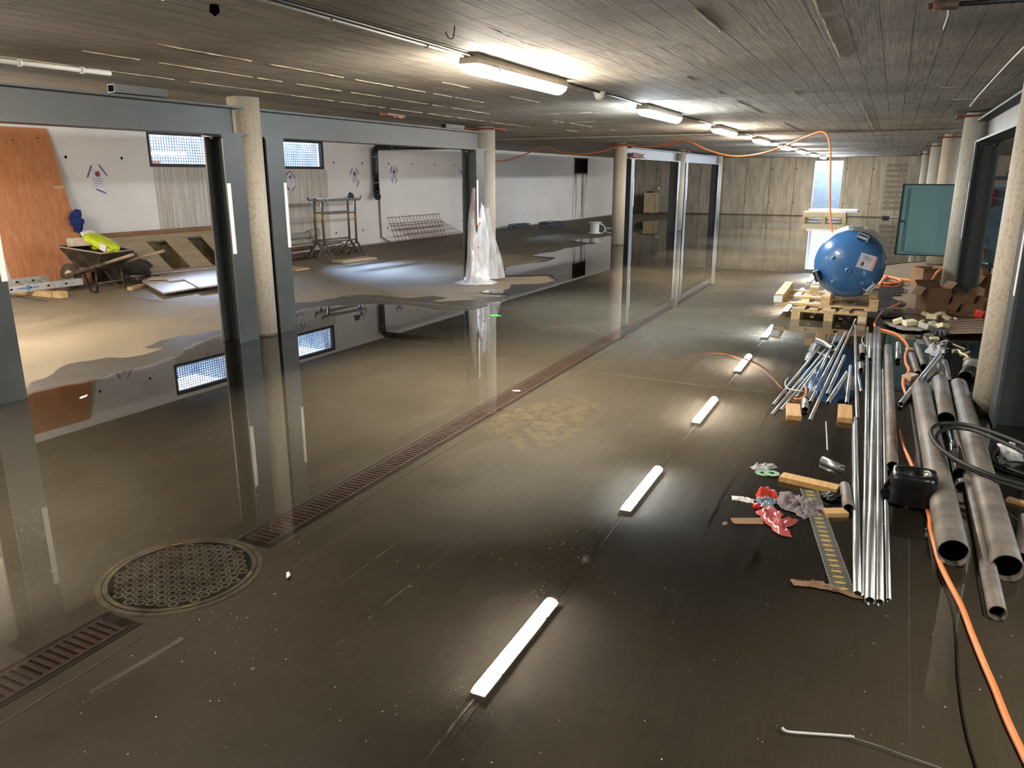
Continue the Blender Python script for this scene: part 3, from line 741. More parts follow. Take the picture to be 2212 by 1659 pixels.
# ------------------------------------------------------------------ lamps
WARM = (1.0, 0.91, 0.78); COOL = (0.84, 0.94, 1.0)
EW = emat('warm_tube_light', WARM, 75.0); EC = emat('cool_tube_light', COOL, 75.0)
for m_ in (EW, EC):
    n_, l_ = m_.node_tree.nodes, m_.node_tree.links
LX = -2.58
def lamp(x, yc, em, label, L=1.58, group=None, rz=0):
    z = ceilz(x, yc)
    root = thing('batten_lamp', label, 'ceiling lamp', (x, yc, z), rz, group)
    m = MB(); w_ = .068
    # grey trough housing with sloped sides and closed ends
    prof = [(-w_*.75, 0), (-w_, -.035), (-w_, -.062), (w_, -.062), (w_, -.035), (w_*.75, 0)]
    n = len(prof); vs = [(a, -L/2, b) for a, b in prof]+[(a, L/2, b) for a, b in prof]
    m.add(vs, [tuple(range(n)), tuple(range(2*n-1, n-1, -1))]+[(i, (i+1) % n, n+(i+1) % n, n+i) for i in range(n)])
    m.build('housing', M['lampbody'], root, world=False)
    m = MB(); prof = [(w_*.98*math.cos(t), -.063-.062*math.sin(t)) for t in [PI*i/10 for i in range(11)]]
    Ls = [(-L/2+.01, .35), (-L/2+.02, .8), (-L/2+.05, 1), (L/2-.05, 1), (L/2-.02, .8), (L/2-.01, .35)]
    vs = [(a*(.85+.15*s_), y, -.063+(b+.063)*s_) for y, s_ in Ls for a, b in prof]; k = len(prof)
    fs = [(i*k+j, i*k+j+1, (i+1)*k+j+1, (i+1)*k+j) for i in range(len(Ls)-1) for j in range(k-1)]
    fs += [tuple(range(k)), tuple(range(len(vs)-1, len(vs)-k-1, -1))]
    m.add(vs, fs, True); m.build('diffuser', em, root, world=False)
    for y in (-L*.3, L*.3):
        for s_ in (-1, 1): m = MB(); m.box((s_*w_-.004, y-.012, -.08), (s_*w_+.004, y+.012, -.045)); m.build('clip', M['steel_lite'], root, world=False)
    return root
names = ['nearest and largest batten lamp on the ceiling, glowing warm', 'second batten lamp on the ceiling, cool white, just past the round sensor', 'third batten lamp from the front on the ceiling, warm white',
         'fourth batten lamp in the ceiling row, where orange hose begins to cross', 'fifth batten lamp in the ceiling row behind the orange hose', 'sixth batten lamp far along the ceiling row', 'seventh batten lamp, last but one of the ceiling row', 'last batten lamp of the row nearest the far doorway']
for k in range(8):
    lamp(LX, 5.50+3.93*k, EC if k in (1, 4, 6) else EW, names[k])
EL = emat('strong_tube_light', WARM, 115.0)
lamp(-8.75, 3.85, EL, 'batten lamp over the left bay seen only as a mirrored glow at left edge')
lamp(4.4, 17.0, EC, 'small distant lamp in the right bay behind the steel frame', L=1.2)
lamp(-8.75, -0.1, EL, 'added fill lamp over the left bay, unseen behind the viewer')  # added out of view to brighten the left bay
ED = emat('dim_fill_light', WARM, 12.0)
lamp(4.5, 2.6, EC, 'added fill lamp over the right bay, out of view')  # added unseen lamp that lifts the right foreground
EF = emat('left_fill_light', WARM, 44.0)
ER = emat('right_fill_light', WARM, 24.0)
lamp(1.2, 1.9, ER, 'added fill lamp right of the viewer, out of view')  # no known lamp here, added to light the near right floor
lamp(-5.0, 1.5, EF, 'added fill lamp left of the viewer, out of view', L=1.2)  # added fill for the near left floor, never in view
lamp(LX, 1.57, ED, 'added dim fill lamp above the viewer, unseen')  # added in line with the row to brighten the foreground


# ceiling conduits, sensor
def cpipe(pts, r, label, mat, name='ceiling_conduit', cat='conduit', clips=0):
    root = thing(name, label, cat, pts[0])
    m = MB(); m.tube(pts, r, 8); m.build('conduit_run', mat, root)
    if clips:
        m = MB(); a, b = Vector(pts[0]), Vector(pts[-1])
        for k in range(clips):
            p = a.lerp(b, (k+.5)/clips); d = (b-a).normalized(); m.tube([p-d*.01, p+d*.01], r*1.5, 8)
        m.build('clip', mat, root)
    return root
GC = pm('grey_conduit_plastic', (140, 130, 116), (156, 146, 130), rough=.5)
cpipe([(LX-.03, y, ceilz(LX, y)-.016) for y in (0.2, 2, 4.7)], .011, 'grey conduit running along the ceiling up to the nearest lamp', GC, clips=5)
cpipe([(LX+.03, y, ceilz(LX, y)-.016) for y in (0.2, 2, 4.7)], .008, 'thin cable beside the conduit leading to the nearest lamp', M['blacksoft'], clips=0)
for k in range(7):
    y0 = 5.5+3.93*k+.8; y1 = y0+2.33
    cpipe([(LX, y0, ceilz(LX, y0)-.012), (LX, y1, ceilz(LX, y1)-.012)], .009, 'dark cable on the ceiling between %s' % ['the two nearest lamps', 'the second and third lamps', 'the third and fourth lamps', 'the fourth and fifth lamps', 'the fifth and sixth lamps', 'the sixth and seventh lamps', 'the two furthest lamps'][k], M['blacksoft'], name='ceiling_cable', cat='cable')
pL = at(-30, 141, 2.40); pE = at(240, 171, 2.40)
cpipe([(pL.x, pL.y, 2.44), (pE.x, pE.y, 2.44)], .017, 'white plastic conduit with open end above the near left beam', M['whitep'], clips=2)
a = at(1086, 301, 2.435); b = at(1614, 288, 2.435); c = at(2078, 280, 2.435)
cpipe([(-9, a.y+.1, ceilz(-9, a.y)-.015), a, b, c], .014, 'long pale conduit crossing the ceiling from side to side', GC, clips=8)
c = at(1291, 212, 2.40)
root = thing('motion_sensor', 'small round cream motion sensor on the ceiling between first two lamps', 'sensor', (LX-.02, c.y, ceilz(LX, c.y)))
m = MB(); m.lathe([(0, 0), (.055, 0), (.058, -.018), (.05, -.022), (0, -.022)], n=20); m.build('base', M['whitep'], root, world=False)
m = MB(); m.lathe([(.045, -.022), (.044, -.045), (.03, -.068), (0, -.078)], n=20); m.build('dome', M['whitep'], root, world=False)
# black pipe with coupling hanging near the ceiling at top right
a = at(2003, 14, 2.41); b = at(2216, -2, 2.41)
root = thing('threaded_rod', 'black pipe with coupling under the ceiling at top right corner', 'pipe', a)
m = MB(); m.tube([a, b], .011, 8); m.build('pipe', M['blacksoft'], root)
m = MB(); d = (b-a).normalized(); m.tube([a+d*.02, a+d*.12], .021, 10); m.tube([a, a+d*.02], .012, 8); m.build('coupling', M['darkrust'], root)
m = MB(); m.tube(spline([a+d*.10+Vector((-.01, .01, .04)), a+d*.09+Vector((0, .25, .038)), a+d*.1+Vector((.0, .5, .035)), a+d*.1+Vector((0, .9, .04))], 5), .004, 5)
single(m, 'string', M['whitep'], 'thin pale string running from the black pipe along the ceiling', 'string')
# string along the ceiling on the right
m = MB(); pts = [at(2214, 100, 2.40), at(2170, 145, 2.42), at(2118, 202, 2.42), at(2108, 214, 2.42), at(2095, 230, 2.42)]
m.tube(spline(pts, 4), .006, 5); single(m, 'ceiling_string', M['whitep'], 'white cord stretched under the ceiling at upper right photo edge', 'string')
m = MB(); c = Vector((XRC-.02, 11.15, 2.405)); m.tube([c+Vector((-.18*math.cos(t), .16*math.sin(t)-.25, .03*math.sin(t*.5))) for t in [i*PI/9 for i in range(15)]], .006, 6)
single(m, 'wire_loop', M['blacksoft'], 'black wire loop on top of the right column behind the boxes', 'wire')
# steel hook and hole in the ceiling
m = MB(); c = at(972, 62, 2.44); m.tube(spline([c+Vector((.0, .05, .02)), c+Vector((0, .03, -.04)), c+Vector((0.01, -.03, -.05)), c+Vector((.02, -.08, -.03))], 5), .004, 6)
single(m, 'wire_hook', M['darkrust'], 'small dark wire hook poking from the ceiling near first lamp', 'hook')
m = MB(); c = at(463, 18, 2.45); m.lathe([(0, 0), (.02, 0), (.024, -.03), (0, -.05)], origin=(c.x, c.y, ceilz(c.x, c.y)), n=10)
single(m, 'dark_plug', M['darkhole'], 'small black plug in the ceiling at upper left', 'plug')

# ------------------------------------------------------------------ orange hose under the ceiling
P3 = lambda px, py, Y: atY(px, py, Y)
anchors = [(1060, at(1175, 316, 2.42).y+.6), (1175, at(1175, 316, 2.42).y), (1345, at(1345, 313, 2.39).y), (1480, at(1480, 302, 2.42).y), (1700, at(1770, 284, 2.42).y+1.6), (1770, at(1770, 284, 2.42).y), (1810, at(1770, 284, 2.42).y-.3)]
def hy(px):
    for (a, b), (c, d) in zip(anchors[:-1], anchors[1:]):
        if px <= c: return b+(d-b)*(px-a)/(c-a)
    return anchors[-1][1]
hp = [P3(x, y, hy(x)) for x, y in ((1060, 349), (1100, 345), (1140, 331), (1175, 317), (1215, 329), (1258, 333), (1300, 327), (1345, 315), (1400, 317), (1440, 314), (1480, 303), (1530, 325), (1585, 338), (1640, 333), (1690, 318), (1730, 300), (1765, 286), (1778, 285), (1789, 297), (1794, 330), (1793, 400), (1793, 450), (1796, 490), (1806, 540))]
m = MB(); m.tube(spline(hp, 5), .017, 8); single(m, 'hanging_hose', M['orange'], 'orange hose draped under the ceiling and dropping behind the blue tank', 'hose')
# ------------------------------------------------------------------ soft shapes
def hnoise(p, s=1.0, seed=0):
    from mathutils import noise as nz
    return nz.noise(Vector(p)*s+Vector((seed*7.3, seed*3.1, seed*1.7)))
def lump(c, size, amp=0.12, freq=4.0, seed=1, rz=0.0, n=18, flat=True, e=0.75):
    """pillow or rag: a superellipsoid with folds"""
    m = MB(); vs = []; c = Vector(c)
    for i in range(n+1):
        ph = -PI/2+PI*i/n
        for j in range(2*n):
            th = 2*PI*j/(2*n)
            f = lambda v: math.copysign(abs(v)**e, v)
            p = Vector((f(math.cos(ph))*f(math.cos(th))*size[0]/2, f(math.cos(ph))*f(math.sin(th))*size[1]/2, f(math.sin(ph))*size[2]/2))
            d = 1+amp*hnoise(p/max(size), freq, seed)*2+amp*.5*hnoise(p/max(size), freq*2.7, seed+3)*2
            p = Vector((p.x*d, p.y*d, p.z*d)); z = p.z+size[2]/2
            if flat: z = max(z, 0.002)
            ca, sa = math.cos(rz), math.sin(rz)
            vs.append(c+Vector((p.x*ca-p.y*sa, p.x*sa+p.y*ca, z)))
    k = 2*n; m.add(vs, [(i*k+j, i*k+(j+1) % k, (i+1)*k+(j+1) % k, (i+1)*k+j) for i in range(n) for j in range(k)], True)
    return m
def rag(outline, h=0.03, amp=0.6, freq=9.0, seed=1, z0=0.012, n=22, t=0.002, ridge_dir=None):
    """crumpled sheet filling a floor outline (2-D points)"""
    P = [Vector(p[:2]) for p in outline]; xs = [p.x for p in P]; ys = [p.y for p in P]
    c = sum(P, Vector((0, 0)))/len(P); L = max(max(xs)-min(xs), max(ys)-min(ys))
    m = MB(); N = len(P); rings = 9; vs = []
    for i in range(rings+1):
        r = 1-i/rings
        for p in P:
            q = c+(p-c)*r; s = freq/L
            f = abs(hnoise((q.x, q.y, 0), s, seed))*1.5+abs(hnoise((q.x*2.2, q.y*2.2, 0), s, seed+5))*.7
            edge = min(1, (1-r)*3+.12)
            vs.append((q.x, q.y, z0+h*f*edge*(1-amp*.3)+0.002))
    m.add(vs, [(i*N+j, i*N+(j+1) % N, (i+1)*N+(j+1) % N, (i+1)*N+j) for i in range(rings) for j in range(N)], True)
    return m
def dense(outline, k=4, amp=0.015): return jag(outline, amp, k, True)
def inW(Y, x_out): return WL(Y)+x_out

# ------------------------------------------------------------------ on and against the white wall
# orange board leaning on the wall
root = thing('plywood_board', 'tall orange-brown plywood board leaning against the white wall at far left', 'board', (-11.8, 7.6, 0))
def lean_sheet(ytl, ytr, ztop, ybl, ybr, off, t=.021, topoff=.03):
    A = Vector((inW(ytl, topoff), ytl, ztop)); B = Vector((inW(ytr, topoff), ytr, ztop)); Cc = Vector((inW(ybr, off), ybr, 0.0)); D = Vector((inW(ybl, off), ybl, 0.0))
    nrm = (B-A).cross(D-A).normalized()
    if nrm.x < 0: nrm = -nrm
    m = MB(); vs = [A, B, Cc, D]+[p+nrm*t for p in (A, B, Cc, D)]
    m.add(vs, [(0,3,2,1),(4,5,6,7),(0,1,5,4),(1,2,6,5),(2,3,7,6),(3,0,4,7)]); return m, (A, B, Cc, D), nrm
m, cor, nb = lean_sheet(7.05, 8.28, 2.40, 7.12, 8.36, .50); m.build('panel', M['plyorange'], root)
m = MB()
for y, z in ((7.35, .1), (8.0, .12), (7.7, 2.2), (8.1, 2.25)):
    f = 1-z/2.4; p = Vector((inW(y, .03+.47*f), y, z))+nb*.0225; m.lathe([(0, 0), (.012, 0)], origin=p, axis='X', n=8)
m.build('screw_head', M['darkhole'], root)
p = cor[1].lerp(cor[2], (2.40-1.51)/2.40)+nb*.030+Vector((0, -.11, 0))
m = MB(); m.obox(p, (.012, .17, .035), rz=WRZ); single(m, 'wood_offcut', M['wood'], 'short pale wooden strip fixed on the orange board near its right edge', 'wood strip')
m = lump((0, 0, 0), (.10, .21, .30), amp=.35, freq=3, seed=4, flat=False); p = cor[1].lerp(cor[2], (2.40-.98)/2.40)+nb*.08+Vector((0, -.0, -.16))
m.xform(Matrix.Translation(p)); single(m, 'blue_cloth', pm('dark_blue_cloth', (22, 38, 98), (36, 54, 124), scale=12, rough=.9, bump=.4), 'dark blue cloth hanging at the edge of the orange board', 'cloth')

# safety notices taped to the wall
RED = pm('notice_red', (120, 34, 52), (134, 44, 60), rough=.5); INK = pm('notice_ink', (120, 116, 132), None, rough=.6)
def notice(Y, z, label, tapes, red=True, tilt=0.0):
    root = thing('wall_notice', label, 'notice', (WL(Y)+.002, Y, z), WRZ)
    m = MB(); m.box((.0, -.105, -.16), (.003, .105, .14)); m.build('sheet', M['paper'], root, world=False)
    m = MB(); m.lathe([(0, .0045), (.045, .0045), (.045, .003)], origin=(0, 0, .055), axis='X', n=20, smooth=False)
    m.build('warning_disc', RED if red else INK, root, world=False)
    for k, (w_, z_) in enumerate(((.13, -.03), (.12, -.065), (.13, -.10))):
        m = MB(); m.box((.0032, -w_/2, z_), (.0042, w_/2, z_+.008)); m.build('text_line', INK, root, world=False)
    for (a, b, c_, d_) in tapes:
        m = MB(); m.beam((.005, a, b), (.005, c_, d_), .003, .022, up=(1, 0, 0)) if False else None
        p = Vector((.005, a, b)); q = Vector((.005, c_, d_)); dd = (q-p).normalized(); s_ = dd.cross(Vector((1, 0, 0)))*.012
        m.add([p-s_, p+s_, q+s_, q-s_, p-s_+Vector((.001, 0, 0)), p+s_+Vector((.001, 0, 0)), q+s_+Vector((.001, 0, 0)), q-s_+Vector((.001, 0, 0))], [(0,1,2,3),(4,5,6,7),(0,1,5,4),(1,2,6,5),(2,3,7,6),(3,0,4,7)])
        m.build('tape_strip', M['purple'], root, world=False)
    return root
TU = [(-.17, .03, -.07, .20), (.05, .20, .16, .05)]; TD = [(-.12, -.12, -.06, -.22), (.12, -.12, .05, -.22)]
notice(9.06, 1.66, 'paper notice with purple tape on the wall just right of the orange board', [(-.19, .0, -.09, .19), (.04, .21, .17, .03), (-.06, -.19, .11, -.26)])
notice(13.56, 1.60, 'paper notice below the second window with grey disc', [(-.15, .06, -.03, .18), (.02, .18, .14, .03), (-.13, -.13, -.07, -.22), (.13, -.13, .04, -.24)], red=False)
notice(15.73, 1.67, 'paper notice with purple tape left of the black drain pipe', TU+[(.16, -.10, .06, -.26)])
notice(17.31, 1.72, 'paper notice with purple tape right of the black drain pipe', TU+TD)
notice(20.62, 1.72, 'paper notice furthest right, left of the dark steel post', [(-.16, .06, -.06, .20)])

# black drain pipe, elbow to the ceiling run
root = thing('drain_pipe', 'black plastic drain pipe running down the white wall from the ceiling', 'pipe', (WL(16.4)+.12, 16.4, 1.2))
X0 = WL(16.4)+.12; r = .075
top = 2.36
e1 = [(X0, 16.4, 1.30), (X0, 16.4, 1.8), (X0, 16.4, 2.24)]+[(X0+.12*(1-math.cos(t)), 16.4, 2.24+.12*math.sin(t)) for t in [PI/8, PI/4, 3*PI/8, PI/2]]+[(X0+.9, 16.4, top), (X0+2.1, 16.4, top)]
m = MB(); m.tube(e1, r, 16); m.build('pipe_run', M['black'], root)
m = MB(); m.tube([(X0, 16.4, 1.36), (X0, 16.4, 1.28), (X0+.02, 16.37, 1.22), (X0+.08, 16.30, 1.19), (X0+.14, 16.24, 1.18)], r*1.12, 16); m.build('lower_elbow', M['black'], root)
for z in (1.50, 2.12):
    m = MB(); m.tube([(X0, 16.4, z), (X0, 16.4, z+.03)], r*1.08, 16); part_label(m.build('pipe_clamp', M['steel_lite'], root), 'bright metal pipe clamp')
for x in (X0+.55, X0+1.3):
    m = MB(); m.tube([(x, 16.4, top), (x+.02, 16.4, top)], r*1.08, 16); m.tube([(x+.01, 16.4, top+r), (x+.01, 16.4, ceilz(x, 16.4))], .008, 6); m.build('pipe_clamp', M['steel_lite'], root)
m = MB(); y = 16.62; m.tube([(inW(y, .03), y, 1.2), (inW(y, .03), y, .6), (inW(y+.02, .03), y+.02, .17), (inW(y+.12, .12), y+.12, .06), (inW(y+.35, .2), y+.25, .02)], .022, 8)
single(m, 'grey_conduit', pm('dull_grey_conduit', (120, 114, 106), (140, 134, 126), rough=.5), 'thin grey conduit running down the wall below the black drain pipe', 'conduit')
# steel angle on the wall beside the second window, electrics box
p = P3(1023, 345, 21.2)

# rebar mesh leaning on the wall
def mesh_panel(y0, y1, ztop, off, nx, nz, label, tilt=0, zb=0.0, grp=None):
    m = MB()
    def P(u, v):   # u along, v up
        y = y0+(y1-y0)*u+tilt*(1-v); return Vector((inW(y, off*(1-v)+.03), y, zb+(ztop-zb)*v+.01))
    for i in range(nx+1): m.tube([P(i/nx, 0), P(i/nx, 1.04)], .006, 5)
    for j in range(nz+1): m.tube([P(-.02, j/nz), P(1.02, j/nz)], .006, 5)
    return single(m, 'rebar_mesh', M['rust'], label, 'steel mesh', group=grp)
mesh_panel(16.95, 19.3, .62, .22, 15, 4, 'rusty rebar mesh panel leaning against the white wall')
mesh_panel(17.1, 19.5, .40, .55, 14, 4, 'second rusty rebar mesh fallen lower in front of the leaning one', tilt=.35)

# ------------------------------------------------------------------ timber and sheets by the wall
m = MB(); m.beam((inW(8.3, .2), 8.3, .70), (inW(11.7, .2), 11.7, .70), .05, .10); single(m, 'timber_plank', wood_mat('brown_timber', (118, 84, 56), (150, 112, 80)), 'long brown timber on edge along the wall base behind the plywood', 'timber')
m = MB(); m.beam((inW(8.9, .28), 8.9, .60), (inW(11.9, .28), 11.9, .63), .04, .09); single(m, 'timber_plank', M['ply'], 'paler timber in front of the brown one along the wall base', 'timber')
m = MB(); m.obox((inW(10.2, .12), 10.2, .26), (.2, 3.3, .52), rz=WRZ); single(m, 'stone_block_row', pm('dirty_stone_blocks', (104, 88, 60), (140, 122, 88), scale=7, rough=.95, bump=.8), 'row of dirty rough stone blocks visible through the plywood cut-outs', 'stone')
# leaning plywood with two notches
def notched(y0, y1, zt, off, topoff, notches, t=.02):
    def P(y, v): return Vector((inW(y, topoff+(off-topoff)*(1-v)), y+.14*(1-v)-.02, zt*v))
    m = MB(); cuts = sorted(set([y0, y1]+[c for n_ in notches for c in n_[:2]]))
    nrm = (P(y0, 1)-P(y0, 0)).cross(Vector((0, 1, 0))).normalized(); nrm = nrm if nrm.x > 0 else -nrm
    def quad(a, b, v0, v1):
        q = [P(a, v0), P(b, v0), P(b, v1), P(a, v1)]; vs = q+[p+nrm*t for p in q]
        m.add(vs, [(0,3,2,1),(4,5,6,7),(0,1,5,4),(1,2,6,5),(2,3,7,6),(3,0,4,7)])
    for a, b in zip(cuts[:-1], cuts[1:]):
        nn = [n_ for n_ in notches if n_[0] <= a and b <= n_[1]]
        quad(a, b, nn[0][2] if nn else 0.0, 1.0)
    return m
m = notched(8.70, 11.2, .66, .95, .30, [(9.50, 9.90, .86), (10.36, 10.70, .88)])
single(m, 'cut_plywood_sheet', M['ply'], 'weathered plywood sheet with two notches leaning along the wall', 'plywood')
m = MB(); a = at(264, 596, .09); b = at(470, 575, .09); m.beam(a, b, .30, .028); m.beam(a+Vector((.0, .05, -.06)), b+Vector((0, .05, -.06)), .10, .08)
single(m, 'long_pale_board', M['plypale'], 'long pale bluish board lying behind the stacked flat sheets', 'board')
def flat_sheet(pts, z, t, mat, label, name='formwork_panel', cat='panel'):
    P = [at(px, py, z+t) for px, py in pts]; m = MB(); m.prism([(p.x, p.y) for p in P], z, z+t); return single(m, name, mat, label, cat)
flat_sheet([(306, 606), (353, 632), (423, 621), (480, 612), (480, 590), (400, 598), (330, 596)], .055, .024, M['plypale'], 'lower pale formwork panel on the floor with pointed front corner')
flat_sheet([(341, 594), (366, 607), (398, 603), (430, 620), (482, 613), (482, 575), (430, 583)], .082, .024, M['plypale'], 'upper pale formwork panel with stepped edge lying on another')
m = MB(); a = at(280, 624, .03); b = at(330, 612, .03); m.beam(a, b, .08, .05); m.beam(at(420, 621, .03)+Vector((-.1, .1, 0)), at(470, 596, .03), .08, .05)
single(m, 'wood_bearer', M['wood'], 'wooden bearers under the pale formwork panels', 'wood bearer')
m = MB(); m.obox(at(334, 600, .12)+Vector((0, .1, -.02)), (.3, .25, .02), rz=.6); single(m, 'small_pale_board', M['wood'], 'small pale board poking out behind the flat formwork panels', 'board')

# ladder lying on its side rail supports
root = thing('aluminium_ladder', 'aluminium ladder with slotted rails lying on a timber block at far left', 'ladder', (-11.3, 6.9, 0))
za = .13
for k, (a, b) in enumerate((((-11.28, 4.9, za), (-11.02, 7.75, za)), ((-11.68, 4.95, za+.05), (-11.44, 7.50, za+.05)))):
    m = MB(); m.beam(a, b, .03, .10); r_ = m.build('rail', M['alu'], root)
    m = MB(); A, B = Vector(a), Vector(b)
    for j in range(1, 11):
        p = A.lerp(B, j/11)+Vector((.0165, 0, 0)); m.obox(p, (.004, .035, .022), rz=-.09)
    m.build('slot', M['darkhole'], r_)['kind'] = 'stuff'
m = MB(); a = Vector((-11.26, 5.0, za)); b = Vector((-11.03, 7.7, za)); p = a.lerp(b, .72)
m.obox(p+Vector((.017, 0, 0)), (.003, .30, .018), rz=-.09); m.obox(p+Vector((.018, 0, 0)), (.003, .05, .07), rz=-.09); part_label(m.build('paint_mark', pm('blue_spray_paint', (60, 110, 150), (80, 130, 168), rough=.6), root), 'blue sprayed cross mark')
for j in range(10):
    t = (j+.5)/10; a = Vector((-11.28, 4.9, za)).lerp(Vector((-11.02, 7.75, za)), t); b = a+Vector((-.40, .03, .05)); m = MB(); m.tube([a, b], .014, 8); m.build('rung', M['alu'], root)
m = MB(); m.box((-11.75, 7.03, 0), (-10.72, 7.14, .075)); m.obox((-10.62, 7.10, .045), (.16, .12, .09)); single(m, 'timber_block', M['woodx'], 'pale timber block supporting the lying ladder', 'timber')
m = MB(); m.tube([at(36, 640, .01), at(100, 650, .008)], .007, 6); single(m, 'iron_rod', M['darkrust'], 'thin brown rod on the floor in front of the ladder', 'rod')

# wheelbarrow
root = thing('wheelbarrow', 'dirty black wheelbarrow loaded with a concrete block and yellow-green bags', 'wheelbarrow', (-10.58, 7.86, 0), PI+.12)
def tray_pts(z, x0, x1, wy0, wy1): return [(x0, -wy0, z), (x1, -wy1, z), (x1, wy1, z), (x0, wy0, z)]
TB = pm('scraped_black_tray', (36, 32, 28), (96, 80, 62), scale=9, rough=.6, contrast=(.45, .75))
m = MB(); lo = tray_pts(.36, -.05, .42, .17, .15); hi = tray_pts(.60, -.28, .60, .32, .26); hi = [(x, y, z+(.07 if x > 0 else 0)) for x, y, z in hi]
m.add(lo+hi, [(0,1,2,3),(0,1,5,4),(1,2,6,5),(2,3,7,6),(3,0,4,7)])
li = [(x*.96, y*.94, z+.012) for x, y, z in lo]; hh = [(x*.97, y*.95, z) for x, y, z in hi]
m.add(li+hh, [(3,2,1,0),(4,5,1,0),(5,6,2,1),(6,7,3,2),(7,4,0,3)]); m.build('tray', TB, root, world=False)
m = MB(); m.tube(hi+[hi[0]], .013, 8); part_label(m.build('tray_rim', pm('worn_rim', (150, 136, 116), (176, 160, 140), rough=.5), root, world=False), 'worn pale rim')
m = MB(); m.lathe([(.10, -.045), (.165, -.05), (.19, -.03), (.195, 0), (.19, .03), (.165, .05), (.10, .045)], origin=(.72, 0, .195), axis='Y', n=32); wh = m.build('wheel_tyre', pm('dirty_tyre', (62, 54, 46), (92, 82, 70), scale=9, rough=.9), root, world=False)
m = MB(); m.lathe([(0, -.03), (.03, -.05), (.05, -.03), (.12, -.028), (.125, -.04), (.125, .04), (.12, .028), (.05, .03), (.03, .05), (0, .03)], origin=(.72, 0, .195), axis='Y', n=28); m.build('wheel_rim', pm('cream_rim', (196, 184, 160), (216, 206, 184), rough=.5), wh, world=False)
FR_ = pm('worn_tubular_frame', (52, 44, 36), (110, 92, 70), scale=8, rough=.6)
for s_ in (-1, 1):
    m = MB(); m.beam((.80, s_*.10, .19), (-.30, s_*.25, .46), .035, .045); m.build('frame_rail', FR_, root, world=False)
    m = MB(); m.tube([(-.28, s_*.25, .455), (-.84, s_*.30, .60)], .024, 10); part_label(m.build('handle', wood_mat('worn_wooden_grip', (140, 120, 98), (168, 148, 124)), root, world=False), 'worn wooden handle')
    m = MB(); m.tube([(-.02, s_*.22, .40), (-.04, s_*.26, .02), (.02, s_*.26, .012), (.10, s_*.25, .03), (.26, s_*.18, .30)], .014, 8); m.build('leg', FR_ if s_ < 0 else M['black'], root, world=False)
m = MB(); m.beam((-.03, -.25, .14), (-.03, .25, .14), .015, .03); m.build('leg_brace', FR_, root, world=False)
rm = Matrix.Translation(root.location) @ Matrix.Rotation(PI+.12, 4, 'Z')
m = MB(); m.obox((0, 0, 0), (.42, .20, .13), rz=.1); m.xform(rm @ Matrix.Translation((.36, .02, .73)) @ Matrix.Rotation(.08, 4, 'Y')); single(m, 'concrete_block', pm('pale_kerb_stone', (168, 158, 142), (196, 186, 168), scale=14, rough=.9, bump=.5), 'pale concrete kerb block resting on the wheelbarrow', 'concrete block', bevel=.012)
YG = pm('yellow_green_bag', (176, 196, 36), (204, 222, 56), scale=7, rough=.35, bump=.3)
def bag(c, size, rz, seed, label, tip, mat=YG, white=True, up=0.0):
    root = thing('cement_bag', label, 'bag', c, rz)
    m = lump((0, 0, 0), size, amp=.12, freq=3, seed=seed); 
    if tip: m.xform(Matrix.Rotation(tip, 4, 'Y'))
    m.build('sack', mat, root, world=False)
    if white:
        m = lump((-size[0]*.46, 0, .02), (size[0]*.22, size[1]*.75, size[2]*.8), amp=.15, freq=3, seed=seed+2)
        if tip: m.xform(Matrix.Rotation(tip, 4, 'Y'))
        part_label(m.build('sack_end', pm('white_sack_end', (206, 204, 196), (224, 222, 214), rough=.5), root, world=False), 'white end of the sack')
        m = MB(); m.obox((size[0]*.3, -size[1]*.43, size[2]*.62), (.12, .012, .10)); 
        if tip: m.xform(Matrix.Rotation(tip, 4, 'Y'))
        m.build('print_panel', M['paper'], root, world=False)
    return root
bag(rm @ Vector((-.06, .10, .66)), (.60, .30, .15), PI-.12+3.14+.15, 3, 'yellow-green sack with white end lying across the wheelbarrow', .38)
bag(rm @ Vector((.16, -.12, .60)), (.44, .28, .16), PI-.5, 9, 'crumpled yellow-green bag on the near side of the wheelbarrow', .0, white=False)
m = lump(rm @ Vector((.06, -.10, .72)), (.10, .22, .06), amp=.3, freq=4, seed=12); single(m, 'knotted_string', pm('grey_white_band', (150, 160, 170), (206, 206, 204), scale=20, rough=.6), 'grey and white tie around the mouth of the yellow-green bag', 'tie')
# dark rubbish behind the barrow
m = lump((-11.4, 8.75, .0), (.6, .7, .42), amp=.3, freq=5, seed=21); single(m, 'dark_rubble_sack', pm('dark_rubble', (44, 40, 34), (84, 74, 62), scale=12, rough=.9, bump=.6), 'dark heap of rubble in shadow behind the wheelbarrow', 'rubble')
m = MB(); m.beam((-11.55, 8.7, .03), (-10.9, 9.3, .03), .3, .04); m.beam((-11.3, 8.5, .1), (-11.6, 9.5, .1), .1, .05); single(m, 'timber_scrap', wood_mat('dark_timber', (96, 78, 60), (124, 104, 84)), 'dark timber scraps on the floor under the wheelbarrow', 'timber')  # scraps in a darker timber brown

